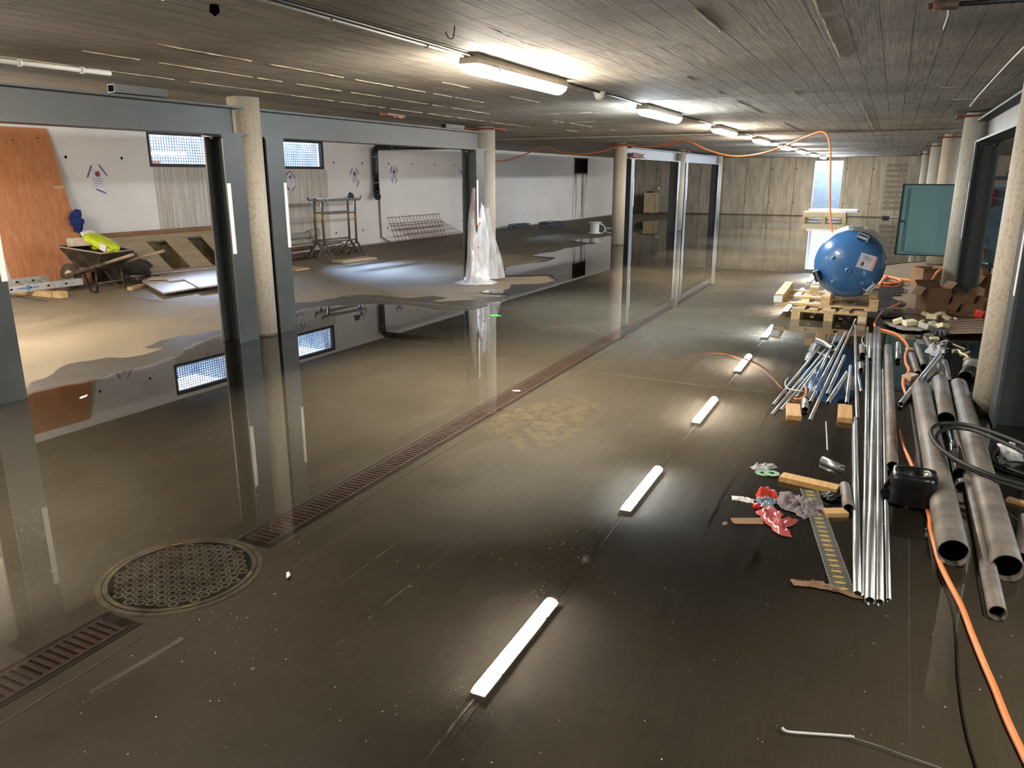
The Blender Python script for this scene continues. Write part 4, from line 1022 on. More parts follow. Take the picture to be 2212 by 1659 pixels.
# ------------------------------------------------------------------ scaffold trestles
TS = pm('dirty_grey_trestle_steel', (92, 88, 82), (120, 114, 106), scale=10, rough=.55, metal=.3)
YT = pm('worn_yellow_paint', (176, 160, 60), (150, 110, 50), scale=20, rough=.6)
def trestle(pa, pb, label):
    pa, pb = Vector(pa), Vector(pb); d = (pb-pa); L = d.length; rz = math.atan2(d.y, d.x)
    root = thing('scaffold_trestle', label, 'trestle', pa, rz)
    H = 1.20
    m = MB(); m.beam((-.14, 0, H), (L+.14, 0, H), .05, .055)
    for x, s_ in ((-.14, -1), (L+.14, 1)): m.tube([(x, 0, H-.01), (x+s_*.035, 0, H+.02), (x+s_*.04, 0, H+.075)], .018, 8)
    m.build('top_beam', TS, root, world=False)
    m = MB(); m.tube([(0, 0, .93), (L, 0, .93)], .016, 8); m.build('cross_bar', TS, root, world=False)
    m = MB(); m.tube([(0, 0, .36), (L, 0, .36)], .018, 8); m.build('cross_bar', TS, root, world=False)
    for x in (0, L):
        m = MB(); m.tube([(x, 0, .28), (x, 0, H-.02)], .024, 10); po = m.build('upright', TS, root, world=False)
        m = MB(); m.tube([(x, 0, .76), (x, 0, .92)], .027, 10); part_label(m.build('yellow_sleeve', YT, po, world=False), 'worn yellow painted sleeve')
        for s_ in (-1, 1):
            m = MB(); m.tube([(x, 0, .34), (x+s_*.02, s_*.30, .008)], .018, 8); m.build('foot', TS, root, world=False)
        m = MB(); m.tube([(x, 0, .32), (x+(-.24 if x == 0 else .24), 0, .008)], .018, 8); m.build('foot', TS, root, world=False)
        m = MB(); m.tube([(x, -.18, .15), (x, .18, .15)], .012, 6); m.build('foot_brace', TS, root, world=False)
    m = MB(); m.tube(spline([(L*.02, .03, 1.1), (L*.02+.02, .04, .95), (L*.02-.01, .05, .8), (L*.02, .05, .62)], 4), .006, 5); m.build('chain', M['rust'], root, world=False)
    return root
trestle(at(686, 557), at(757, 548), 'left and further one of two grey scaffold trestles by the wall')
trestle(at(703, 561), at(772, 553), 'right and nearer one of two grey scaffold trestles by the wall')
m = MB(); p = atY(757, 422, 13.3); m.obox((p.x, p.y, 1.26), (.14, .06, .04), rz=.8); m.obox((p.x, p.y, 1.31), (.10, .03, .08), rz=.8, ry=.5); single(m, 'clamp', M['black'], 'small black clamp standing on top of the nearer trestle', 'clamp')
a, b, c, d = at(716, 567), at(741, 570.5), at(815, 561), at(790, 556.5)
m = MB(); m.prism([(p.x, p.y) for p in (a, b, c, d)], .005, .04); single(m, 'pale_plank', M['wood'], 'pale wooden plank on the floor in front of the trestles', 'plank')
m = MB(); a = at(600, 583); b = at(640, 586); m.prism([(a.x, a.y), (b.x, b.y), (b.x+.02, b.y+.35), (a.x, a.y+.4)], .002, .03); single(m, 'pale_wood_offcut', M['wood'], 'short pale wood offcut beside the near left post', 'wood offcut')
# props and pipes lying behind the trestles
RP = pm('red_brown_prop_steel', (96, 62, 50), (140, 92, 72), scale=10, rough=.7)
for k, (x0, y0, z, L_, mat, lab) in enumerate(((-11.15, 11.3, .07, 1.9, RP, 'lowest rusty steel prop of the stack behind the trestles'), (-11.28, 11.2, .19, 2.0, RP, 'middle rusty steel prop of the stack behind the trestles'), (-11.35, 11.2, .31, 2.1, RP, 'upper rusty steel prop of the stack behind the trestles'), (-11.05, 11.4, .06, 1.6, M['darkrust'], 'dark steel prop on the floor in front of the rusty ones'))):
    root = thing('steel_prop', lab, 'steel prop', (x0, y0, z-.045))
    m = MB(); m.tube([(x0, y0, z), (x0+.12, y0+L_, z)], .045, 10); m.build('tube', mat, root)
    m = MB(); m.obox((x0+.12, y0+L_+.01, z), (.12, .02, .09)); m.build('end_plate', mat, root)
GP = pm('grey_dusty_sleeve', (150, 144, 134), (178, 172, 162), scale=8, rough=.8)
m = MB(); m.tube([(-11.42, 11.0, .42), (-11.2, 13.2, .46)], .07, 12); m.tube([(-11.2, 13.2, .46), (-11.2, 13.5, .50)], .10, 12); single(m, 'dusty_grey_pipe', GP, 'dusty grey pipe with wide end lying on the rusty props', 'pipe')
m = MB(); m.tube([(-11.1, 11.2, .38), (-10.98, 13.3, .34)], .05, 12); single(m, 'dusty_grey_pipe', GP, 'thinner dusty grey pipe on top of the rusty props', 'pipe')
for k in range(9):
    a = Vector((-11.1+random.uniform(-.3, .3), 13.5+random.uniform(-.3, .8), random.uniform(.03, .22))); ang = random.uniform(1.0, 2.2); L_ = random.uniform(.6, 1.3)
    m = MB(); m.tube([a, a+Vector((-.1+.3*math.cos(ang), L_*math.sin(ang), random.uniform(-.02, .06)))], .018, 6)
    single(m, 'scrap_rod', M['darkrust'] if k % 2 else TS, 'scrap metal rods tangled on the floor between the trestle feet', 'rod', group='scrap rods heaped behind the trestles')

# ------------------------------------------------------------------ plastic-wrapped poles by the second column
bc = Vector((-5.98, 11.08, 0)); tp = Vector((-6.04, 11.26, 1.56))
root = thing('wrapped_pole_bundle', 'poles bundled in milky plastic film leaning beside the second left column', 'pole bundle', bc)
PK = pm('reddish_pole', (164, 140, 136), (200, 186, 182), scale=20, rough=.5)
for k in range(6):
    t = k*PI/3; m = MB(); m.tube([bc+Vector((.07*math.cos(t), .07*math.sin(t), .01)), tp+Vector((.045*math.cos(t), .045*math.sin(t), random.uniform(-.03, .03)))], .022, 8); m.build('pole', PK, root)
m = MB(); vs = []; n = 36; prof = [(.10, 1.50), (.095, 1.40), (.10, 1.25), (.125, 1.1), (.14, .95), (.145, .8), (.15, .6), (.155, .4), (.165, .25), (.175, .12), (.20, .05), (.30, .015), (.34, .006)]
for i, (r_, z) in enumerate(prof):
    c = bc.lerp(tp, z/1.56)
    for j in range(n):
        t = 2*PI*j/n; q = r_*(1+.16*hnoise((math.cos(t)*2, math.sin(t)*2, z*2.5), 1.3, 3)+.10*hnoise((math.cos(t)*6, math.sin(t)*6, z*4), 1, 8)) + (.08*max(0, math.cos(t-.9))*max(0, 1-abs(z-.55)/.55) if True else 0)
        vs.append((c.x+q*math.cos(t), c.y+q*math.sin(t), z))
m.add(vs, [(i*n+j, i*n+(j+1) % n, (i+1)*n+(j+1) % n, (i+1)*n+j) for i in range(len(prof)-1) for j in range(n)], True)
part_label(m.build('plastic_wrap', M['filmdense'], root), 'milky plastic wrapping')
m = MB(); U, V = 10, 16; vs = []
for i in range(V+1):
    v = i/V; z = 1.15*(1-v)+.02
    for j in range(U+1):
        u = j/U; c = bc.lerp(tp, z/1.56); w_ = .12+.42*v*u*min(1, .4+v)
        vs.append((c.x+.10+.10*u+.05*math.sin(u*5+v*3), c.y+w_*u+.02+.03*hnoise((u*3, v*3, 1), 1, 2), z+.02*math.sin(u*6)+(.03 if v > .95 else 0)))
m.add(vs, [(i*(U+1)+j, i*(U+1)+j+1, (i+1)*(U+1)+j+1, (i+1)*(U+1)+j) for i in range(V) for j in range(U)], True); m.build('loose_film', M['film'], root)
for z in (.35, .55, .92):
    m = MB(); c = bc.lerp(tp, z/1.56)+Vector((.10, -.09, 0)); m.obox((c.x, c.y, z), (.012, .05, .09), rz=-.8); m.build('red_print', pm('red_print_%d' % int(z*100), (206, 96, 88), (214, 120, 110), rough=.6), root)

# ------------------------------------------------------------------ things on the far dry floor
p = at(1284, 504)
root = thing('cable_reel', 'white cable reel standing on the wet floor left of the muddy column', 'cable reel', (p.x, p.y, 0))
m = MB(); m.lathe([(0, 0), (.20, 0), (.20, .018), (.13, .022), (.13, .315), (.20, .318), (.20, .335), (0, .335)], n=32); m.build('spool', M['whitep'], root, world=False)
m = MB()
for k in range(14): m.lathe([(.128+.012*math.cos(t), .035+k*.02+.010*math.sin(t)) for t in [i*PI/4 for i in range(9)]], n=28)
m.build('wound_cable', pm('grey_white_cable', (196, 200, 200), (212, 214, 214), rough=.5), root, world=False)['kind'] = 'stuff'
m = MB(); m.tube(spline([(.10, .10, .30), (.22, .12, .26), (.30, .10, .12), (.24, .06, .02), (.14, .06, .01)], 6), .010, 6); m.tube(spline([(.10, .10, .27), (.26, .14, .22), (.33, .12, .05), (.5, .18, .01)], 6), .009, 6); m.build('loose_cable_end', M['whitep'], root, world=False)
def coil(c, rx, ry, turns, r, mat, label, name='wire_coil', cat='wire', seed=0, zr=.02):
    m = MB(); pts = []; random.seed(seed)
    for i in range(int(turns*12)):
        t = i*PI/6; k = 1+random.uniform(-.12, .12); pts.append((c[0]+rx*k*math.cos(t), c[1]+ry*k*math.sin(t), .012+r+abs(math.sin(t*.37))*zr))
    m.tube(spline(pts, 3), r, 5); return single(m, name, mat, label, cat)
BW = pm('blue_grey_wire', (52, 62, 84), (70, 80, 100), rough=.6)
p = at(1116, 494); coil((p.x+.1, p.y), .25, .6, 4, .012, BW, 'loose blue-grey wire tangle on the floor just right of the second column', seed=3, zr=.12)
p = at(1190, 492); coil((p.x, p.y), .35, .6, 5, .012, BW, 'loose grey wire coil on the floor left of the cable reel', seed=5, zr=.16)
m = MB(); p = at(1318, 494); m.obox((p.x, p.y, .012), (.25, .35, .012), rz=.3); single(m, 'white_sheet_scrap', M['whitep'], 'small white scrap on the floor beside the muddy column', 'scrap')
# far corner cabinet, wires and conduit
root = thing('cardboard_cabinet', 'tall beige box unit standing in the far left corner', 'cabinet', (-10.3, 35.4, 0))
CB = pm('beige_box_card', (188, 172, 136), (204, 188, 152), scale=3, rough=.8)
x0 = atY(1392, 440, 35.2).x; x1 = atY(1412, 440, 35.2).x; x2 = atY(1418, 440, 35.2).x
m = MB(); m.box((x0, 35.1, 0.03), (x1, 35.6, .93)); m.build('body', CB, root)
m = MB(); m.box((x0+.08, 35.12, .93), (x1-.08, 35.4, .97)); m.build('top_opening', M['darkhole'], root)
m = MB(); m.box((x1, 35.15, .03), (x2, 35.6, .90)); m.build('side_panel', pm('paler_card_side', (170, 156, 128), (184, 170, 140), rough=.8), root)
for x in (x0+.03, x1-.05): m = MB(); m.box((x, 35.12, 0), (x+.04, 35.2, .03)); m.build('foot', CB, root)
m = MB(); m.box((x0-.4, 35.2, 0), (x0-.02, 35.6, .78)); single(m, 'dark_cabinet', pm('dark_brown_case', (56, 48, 40), (70, 60, 50), rough=.7), 'dark unit in the far left corner beside the beige box', 'cabinet', bevel=.01)
root = thing('wall_switch_conduit', 'thin conduit with white switch box on the far wall right of the beige box', 'switch', (atY(1425, 410, YF).x, YF-.03, 1.05))
xs_ = atY(1425, 405, YF-.03).x; m = MB(); m.tube([(xs_-.05, YF-.02, 1.05), (xs_-.05, YF-.02, .35)], .012, 6); m.tube([(xs_-.5, YF-.02, .9), (xs_-.18, YF-.02, .9), (xs_-.14, YF-.02, .5)], .01, 6); m.build('conduit_run', GC, root)
for z in (1.1, .40): m = MB(); m.box((xs_-.09, YF-.05, z-.05), (xs_+.02, YF, z+.05)); m.build('switch_box', M['whitep'], root)

# pallet with packages in front of the far doorway
def pallet(root_loc, rz, label, w_=.8, L=1.2, flip=False, zoff=0.0, mat=None, group=None):
    mat = mat or M['wood']
    root = thing('wooden_pallet', label, 'pallet', root_loc, rz, group)
    def Z(z): return (.144-z) if flip else z
    def bx(m, a, b): m.box((a[0], a[1], min(Z(a[2]), Z(b[2]))), (b[0], b[1], max(Z(a[2]), Z(b[2]))))
    for x in (-w_/2+.05, 0, w_/2-.05):
        m = MB(); bx(m, (x-.05, -L/2, 0), (x+.05, L/2, .022)); m.build('runner', mat, root, world=False)
        for y in (-L/2+.07, 0, L/2-.07):
            m = MB(); bx(m, (x-.05, y-.07, .022), (x+.05, y+.07, .10)); m.build('block', mat, root, world=False)
    for y in (-L/2+.07, 0, L/2-.07):
        m = MB(); bx(m, (-w_/2, y-.07, .10), (w_/2, y+.07, .122)); m.build('cross_board', M['woodx'] if mat is M['wood'] else mat, root, world=False)
    n = 5
    for k in range(n):
        bw = .145 if k % 2 == 0 else .10; x = -w_/2+.0725+(w_-.145)*k/(n-1)
        m = MB(); bx(m, (x-bw/2, -L/2, .122), (x+bw/2, L/2, .144)); m.build('deck_board', mat, root, world=False)
    return root
c = at(1770, 477); pallet((c.x+.15, c.y+.35, 0), PI/2, 'pallet carrying flat packages in front of the far bright doorway', w_=.9, L=1.6)
m = MB(); m.box((c.x-.62, c.y-.10, .146), (c.x+.92, c.y+.82, .33)); single(m, 'package_stack', pm('kraft_package', (196, 176, 140), (210, 192, 158), scale=3, rough=.8), 'stack of light brown packages on the far pallet', 'package', bevel=.01)
m = MB(); m.box((c.x-.45, c.y+.0, .331), (c.x+1.3, c.y+1.1, .42)); single(m, 'white_panel_stack', pm('white_panels', (220, 222, 224), (232, 234, 236), rough=.6), 'white sheets lying on the brown packages at the far doorway', 'sheet', bevel=.005)
p = at(1913, 472); m = MB(); m.obox((p.x, p.y, .05), (.25, .3, .1)); single(m, 'dark_small_case', M['black'], 'tiny dark object on the far floor left of the teal cabinet', 'case')
m = MB(); p = at(1945, 473); m.obox((p.x, p.y, .06), (.8, .1, .02)); single(m, 'pale_floating_board', M['whitep'], 'thin white board on the far water left of the teal cabinet', 'board')
# ------------------------------------------------------------------ blue tank on pallets
pallet((-.53, 10.42, 0), 0.0, 'lower pallet under the blue tank standing in water', w_=.84, L=1.2)
pallet((-.60, 10.55, .145), 0.02, 'upper overturned pallet directly under the blue tank', w_=1.16, L=1.25, flip=True)
for x, lab in ((-.99, 0), ):
    pass
m = MB(); p = Vector((-1.13, 9.915, .225)); m.obox((p.x, p.y-.006, p.z), (.10, .004, .075)); single(m, 'shipping_label', pm('label_white', (214, 214, 216), (226, 226, 228), rough=.5), 'white printed label on the left runner end of the upper pallet', 'label')
m = MB(); m.obox((-.16, 9.815, .06), (.085, .004, .05)); single(m, 'shipping_label', pm('label_cream', (206, 196, 170), (214, 206, 184), rough=.5), 'cream label on the right block of the lower pallet', 'label')
TC = Vector((-.375, 9.78, .680)); TR = .388
root = thing('pressure_tank', 'big blue tank wrapped in clear film lying on wooden pallets', 'tank', (TC.x, TC.y+.5, .295))
m = MB(); prof = [(0, -.20)]+[(TR*math.sin(a), -.20*math.cos(a)) for a in [PI/2*i/12 for i in range(1, 13)]]+[(TR, .05)]
m.lathe(prof, origin=TC+Vector((0, .2, 0)), axis='Y', n=64); m.build('domed_end', M['blue'], root)
m = MB(); m.lathe([(TR, .05), (TR, 1.0)]+[(TR*math.cos(a), 1.0+.2*math.sin(a)) for a in [PI/2*i/8 for i in range(1, 9)]], origin=TC+Vector((0, .2, 0)), axis='Y', n=64); m.build('shell', M['blue'], root)
m = MB(); vs = []; n = 64; ys_ = [0.03+.1*i for i in range(12)]
for i, y in enumerate(ys_):
    for j in range(n):
        t = 2*PI*j/n; r_ = TR+.006+.008*max(0, hnoise((math.cos(t)*3, y*3, math.sin(t)*3), 1.5, 2)); vs.append(TC+Vector((r_*math.cos(t), .2+y, r_*math.sin(t))))
m.add(vs, [(i*n+j, i*n+(j+1) % n, (i+1)*n+(j+1) % n, (i+1)*n+j) for i in range(len(ys_)-1) for j in range(n)], True)
part_label(m.build('film_wrap', film_mat('grey_white_wrap', (206, 204, 198), 1.1, .3), root), 'whitish film wrapped around the shell')
def on_dome(u, v):    # u right, v up in tank radii
    rr = min(.999, math.hypot(u, v)); y = TC.y+.2-.20*math.sqrt(1-rr*rr); return Vector((TC.x+u*TR, y, TC.z+v*TR))
m = MB(); p = on_dome(.02, -.14); m.lathe([(.045, .03), (.04, -.005), (.03, -.022), (.016, -.03), (.016, -.012), (0, -.012)], origin=p, axis='Y', n=20); m.build('centre_plug', M['blue'], root)
for u, v in ((-.42, .22), (-.38, -.52), (.45, -.50)):
    m = MB(); p = on_dome(u, v); m.lathe([(.028, .02), (.022, -.008), (0, -.010)], origin=p, axis='Y', n=16); m.build('weld_boss', M['blue'], root)
BK = pm('pale_grey_bracket', (150, 156, 160), (176, 180, 182), rough=.45, metal=.3)
for ang, s_ in ((70, 1.0), (203, 1.0), (-42, 1.0)):
    a = math.radians(ang); p = TC+Vector((TR*.90*math.cos(a), .10, TR*.90*math.sin(a))); m = MB(); q = Matrix.Translation(p) @ Matrix.Rotation(-(a-PI/2), 4, 'Y')
    k = MB(); k.obox((-.06, -.03, 0), (.008, .17, .07)); k.obox((.06, -.03, 0), (.008, .17, .07)); k.obox((0, -.03, .034), (.12, .17, .008)); k.obox((0, -.112, .0), (.12, .006, .03)); k.xform(q)
    part_label(k.build('foot_bracket', BK if ang != 203 else pm('dark_bracket', (70, 78, 74), (96, 100, 92), rough=.5), root), 'bent metal foot bracket')
m = MB(); p = on_dome(.50, .14); q = Matrix.Translation(p+Vector((0, -.012, 0))) @ Matrix.Rotation(.30, 4, 'Y') @ Matrix.Rotation(.42, 4, 'Z') @ Matrix.Rotation(-.06, 4, 'X')
m.obox((0, 0, 0), (.20, .002, .17)); m.xform(q); lb = m.build('sticker', M['paper'], root)
m = MB(); m.obox((.083, -.002, 0), (.02, .002, .17)); m.xform(q); part_label(m.build('sticker_stripe', pm('orange_stripe', (222, 150, 110), None, rough=.5), lb), 'orange stripe of the sticker')
for i_, (a_, b_, w_, h_) in enumerate(((-.04, -.035, .03, .045), (-.03, .03, .05, .006), (.02, .04, .06, .006), (.02, .015, .05, .005), (-.03, .055, .06, .006))):
    m = MB(); m.obox((a_, -.002, b_), (w_, .002, h_)); m.xform(q); m.build('printed_mark', pm('sticker_ink_%d' % i_, (84, 78, 80), None, rough=.6), lb)
m = MB(); m.obox(TC+Vector((.02, .55, TR+.02)), (.16, .20, .03)); m.obox(TC+Vector((.0, .35, TR+.035)), (.02, .12, .05)); m.build('top_flange', M['steel_lite'], root)
m = MB(); m.obox((-.345, 10.05, .292), (.12, .5, .006)); 
m = MB(); m.beam((-.95, 9.98, .31), (-.30, 9.98, .31), .09, .05) if False else None
for x in (-.74, -.08):
    m = MB(); m.obox((x, 10.15, .33), (.10, .18, .09), rz=.05); single(m, 'wood_chock', M['wood'], 'wooden chock on the %s side holding the blue tank on its pallet' % ('left' if x < -.5 else 'right'), 'wood chock')
m = lump(at(1832, 690, .0)+Vector((0, 0, .012)), (.09, .09, .12), amp=.3, freq=4, seed=31); single(m, 'crumpled_film_ball', M['film'], 'crumpled clear film in front of the lower pallet right opening', 'plastic film')
m = lump(at(1782, 684, .01), (.05, .04, .03), amp=.3, seed=5, n=8); single(m, 'yellow_scrap', pm('bright_yellow', (228, 220, 60), None, rough=.5), 'tiny bright yellow scrap in front of the lower pallet', 'scrap')

# ------------------------------------------------------------------ pipes
def px3(px, py, z): return at(px, py, z)
def pipe_px(a, b, r, label, mat='galv', z=None, z2=None, wall=.003, name='steel_conduit_pipe', cat='pipe', open_=True, grp=None):
    z = r+.001 if z is None else z; z2 = z if z2 is None else z2
    A = px3(a[0], a[1], z); B = px3(b[0], b[1], z2)
    m = MB(); base = Vector(((A.x+B.x)/2, (A.y+B.y)/2, min(z, z2)-r))
    root = thing(name, label, cat, base, 0, grp)
    m.pipe(A, B, r, max(r-wall, r*.6), 20); m.build('pipe_wall', M[mat] if isinstance(mat, str) else mat, root)
    d = (A-B).normalized(); m = MB()
    t = B+d*min(.05, (A-B).length*.4); m.tube([t, t+d*.002], r-wall*1.05, 16); m.build('dark_bore', M['darkhole'], root)
    return root
S = [ # thin conduits fanned out on the left
 ((1771,749),(1670,875),.011,'thin conduit, leftmost of the fanned-out pipes'), ((1783,755),(1667,896),.011,'thin conduit reaching furthest to lower left in the fan'),
 ((1790,760),(1687,886),.011,'thin conduit third from left in the fanned-out pipes'), ((1762,799),(1720,858),.009,'short dull conduit inside the fan beside the blue bag'),
 ((1809,720),(1744,860),.012,'conduit passing under the short shiny tube in the fan'), ((1827,718),(1750,869),.013,'conduit in the middle of the fan ending left of short tube'),
 ((1849,690),(1749,908),.012,'longest conduit of the fan, starting at the pallet corner'), ((1824,769),(1787,852),.014,'medium conduit on the right half of the fan'),
 ((1830,805),(1788,871),.017,'thicker short conduit at the right of the fan'), ((1837,791),(1829,871),.014,'short conduit standing nearly straight beside wooden block'),
]
for a, b, r, lab in S: pipe_px(a, b, r, lab)
pipe_px((1765,736),(1801,752),.028,'short shiny tube lying across the fanned-out pipes', z=.055)
pipe_px((1738,866),(1739,886),.026,'short wide grey tube stub beside the left wooden block')
B_ = [
 ((1847,704),(1852,905),.014,'long conduit at the left edge of the straight bundle'), ((1846,906),(1852,1284),.017,'front long pipe at the left edge of the straight bundle'),
 ((1874,708),(1868,1292),.014,'second pipe from left in the straight bundle'), ((1891,708),(1879,1299),.020,'thickest pipe in the middle of the straight bundle'),
 ((1898,708),(1900,1302),.017,'pipe right of the thickest one in the straight bundle'), ((1907,799),(1919,1297),.011,'thin pipe at the right edge of the straight bundle'),
 ((1881,722),(1880,776),.018,'short pipe lying beside the top of the straight bundle'), ((1940,743),(1940,779),.026,'short upright-looking tube right of the thick light pipe'),
 ((1918,750),(1928,1008),.034,'thick light grey pipe running to the black pipe collar'), ((1850,794),(1861,847),.013,'short thin conduit between the fan and the straight bundle'),
 ((1861,748),(1864,767),.028,'stubby dull tube near top of the straight bundle'), ((1858,786),(1861,799),.022,'shiny short socket between fan and straight bundle'),
 ((1979,744),(1996,791),.026,'short grey pipe leaning right beside the orange cable'), ((1998,729),(2012,752),.022,'short grey pipe above the clear wrapper'),
 ((1968,766),(1983,807),.028,'short grey pipe next to the reddish wood piece'), ((2040,781),(2052,826),.025,'short dull pipe right of the diagonal pipe'),
 ((2029,789),(2037,815),.025,'short pipe just above the thick textured pipe'), ((1777,994),(1818,1013),.024,'short shiny tube lying alone beside the long timber'),
 ((1824,1050),(1833,1099),.028,'short dull tube touching the left side of the bundle'),
]
for a, b, r, lab in B_: pipe_px(a, b, r, lab, mat='galvdull' if any(w in lab for w in ('dull', 'grey pipe', 'orange', 'diagonal', 'textured', 'wrapper')) else 'galv')
pipe_px((2029,768),(1945,874),.022,'diagonal pipe resting across the thick pipes', z=.10, z2=.03)
G_ = [((1988,838),(2060,1195),.066,'thickest dark pipe, left of the three big ones'), ((2031,824),(2043,908),.062,'big mottled pipe with open end in front of the chrome pipe'),
      ((2070,833),(2176,1228),.064,'longest big dark pipe on the right of the pile'), ((2066,900),(2155,1325),.034,'narrow dark pipe between the two biggest pipes')]
for a, b, r, lab in G_: pipe_px(a, b, r, lab, mat='galvdull', wall=.004, name='large_steel_pipe')
pipe_px((2052,925),(2075,1026),.044,'chrome-bright pipe under the black hose loop', mat=pm('bright_chrome_pipe', (170, 170, 168), (210, 208, 204), scale=4, rough=.12, metal=1.0), wall=.004, name='large_steel_pipe')
pipe_px((2216,1120),(2204,1206),.03,'dark pipe cut by the right photo edge', mat='galvdull')
c = at(2080, 1050, .045); m = MB(); m.pipe(c+Vector((0, .02, 0)), c-Vector((0, .022, .005)), .044, .037, 28); single(m, 'steel_ring', M['steel_lite'], 'shiny steel ring standing against the narrow dark pipe', 'ring')
c = at(1786, 941, .006); m = MB(); m.tube([at(1784, 911, .018), at(1788, 972, .018)], .005, 8); single(m, 'thin_rod', M['galv'], 'thin bright rod lying alone left of the straight bundle', 'rod')
pm_b = film_mat('blue_tinted_film', (60, 90, 140), .45)
m = rag(dense([F(1745, 838), F(1756, 812), F(1772, 800), F(1782, 812), F(1775, 848), F(1765, 856), F(1752, 850)]), h=.05, seed=3, z0=.012); single(m, 'blue_plastic_bag', pm_b, 'blue tinted plastic bag under the fanned-out pipes', 'plastic bag')
m = rag(dense([F(1738, 782), F(1752, 750), F(1765, 735), F(1768, 750), F(1745, 790)]), h=.05, seed=6, z0=.012); single(m, 'clear_plastic_sleeve', M['film'], 'clear plastic sleeve left of the short shiny tube', 'plastic film')
m = MB(); m.tube(spline([at(1703, 815, .02), at(1696, 825, .02), at(1700, 838, .03), at(1715, 842, .035), at(1735, 845, .03)], 5), .004, 5); single(m, 'white_string', M['whitep'], 'white string curled across the thin fanned-out pipes', 'string')
m = MB(); m.tube(spline([at(1738, 832, .05), at(1742, 845, .04), at(1736, 858, .03), at(1720, 862, .02), at(1716, 860, .02)], 5), .006, 6); single(m, 'orange_strap', M['orange'], 'short orange strap between the thin fanned-out pipes', 'strap')

# ------------------------------------------------------------------ wood pieces
def block_px(a, b, wdt, h, label, name='wood_block', mat='wood', z=.0):
    A = at(a[0], a[1], z+h); B = at(b[0], b[1], z+h); A.z = B.z = z+h/2
    m = MB(); m.beam(A, B, wdt, h); return single(m, name, M[mat] if isinstance(mat, str) else mat, label, 'wood block', bevel=.003)
OW = wood_mat('orange_wet_wood', (168, 126, 74), (196, 156, 102))
block_px((1713, 871), (1716, 898), .10, .045, 'square wood block at the lower end of the fanned pipes', mat=OW)
block_px((1826, 873), (1826, 902), .095, .05, 'square wood block touching the left of the straight bundle', mat=OW)
block_px((1687, 909), (1728, 912), .028, .012, 'thin reddish wood splinter below the left square block', name='wood_splinter', mat=OW)
block_px((1688, 1024), (1812, 1052), .085, .042, 'long timber piece lying alone beside the green rings', name='timber_piece', mat=wood_mat('golden_timber', (176, 136, 76), (206, 166, 104)))
block_px((1781, 1103), (1828, 1102), .07, .035, 'small wood block below the short dull tube', mat=OW)
block_px((1958, 812), (1975, 806), .08, .05, 'reddish pale wood block between orange cable and short pipes', mat=wood_mat('pinkish_wood', (190, 152, 128), (214, 180, 156)))
block_px((1972, 752), (1958, 752), .05, .03, 'small pale wood block beside the orange cable bend', mat='wood')
block_px((2176, 1074), (2225, 1088), .05, .03, 'yellowish wood strip at right photo edge behind the big pipes', name='wood_strip', mat=OW)
block_px((1988, 905), (1990, 925), .012, .006, 'tiny wood chip lying among the straight pipes', name='wood_chip') if False else None

# ------------------------------------------------------------------ black pipe collar
c = at(1966, 1092, 0.0); c = Vector((c.x+.0, c.y+.02, 0))
root = thing('pipe_collar', 'black plastic pipe collar with round opening standing between the pipes', 'pipe collar', c, -.05)
BP = pm('glossy_black_plastic', (14, 15, 17), (22, 23, 25), scale=10, rough=.28)
W_, D_, H_ = .215, .18, .185; ro = .072
def ringprofile(n=40):
    out = []; 
    for j in range(n):
        t = 2*PI*j/n; cx, sy = math.cos(t), math.sin(t); k = (abs(cx)**5+abs(sy)**5)**(-1/5); out.append((k*cx*W_/2, k*sy*D_/2))
    return out
outer = ringprofile(); inner = [(ro*math.cos(2*PI*j/40), ro*.92*math.sin(2*PI*j/40)) for j in range(40)]
m = MB(); n = 40; vs = [(x, y, .02) for x, y in outer]+[(x, y, H_-.03) for x, y in outer]+[(x*.96, y*.96, H_) for x, y in outer]+[(x, y, H_) for x, y in inner]+[(x, y, .03) for x, y in inner]
m.add(vs, [(i*n+j, i*n+(j+1) % n, (i+1)*n+(j+1) % n, (i+1)*n+j) for i in range(4) for j in range(n)], True); m.build('collar_body', BP, root, world=False, bevel=0)
m = MB(); vs = [(x*1.04, y*1.04, H_-.06) for x, y in outer]+[(x*1.05, y*1.05, H_-.035) for x, y in outer]+[(x*1.04, y*1.04, H_-.025) for x, y in outer]
m.add(vs, [(i*n+j, i*n+(j+1) % n, (i+1)*n+(j+1) % n, (i+1)*n+j) for i in range(2) for j in range(n)], True); m.build('lip', BP, root, world=False)
m = MB(); m.beam((-.105, -.02, .14), (-.145, -.03, .05), .015, .02); m.beam((-.145, -.03, .05), (-.10, -.02, .03), .015, .02); m.obox((-.125, -.02, .05), (.04, .05, .06), rz=.2); m.build('clasp', BP, root, world=False)
for s_ in (-1, 1): m = MB(); m.obox((s_*.055, -D_/2-.003, .075), (.010, .010, .10)); m.build('rib', BP, root, world=False)
m = MB(); m.tube(spline([(.045, .02, H_+.0), (.065, .0, H_+.012), (.075, -.04, H_+.008), (.05, -.055, H_+.004)], 5), .006, 6); m.build('spring_wire', M['steel_lite'], root, world=False)

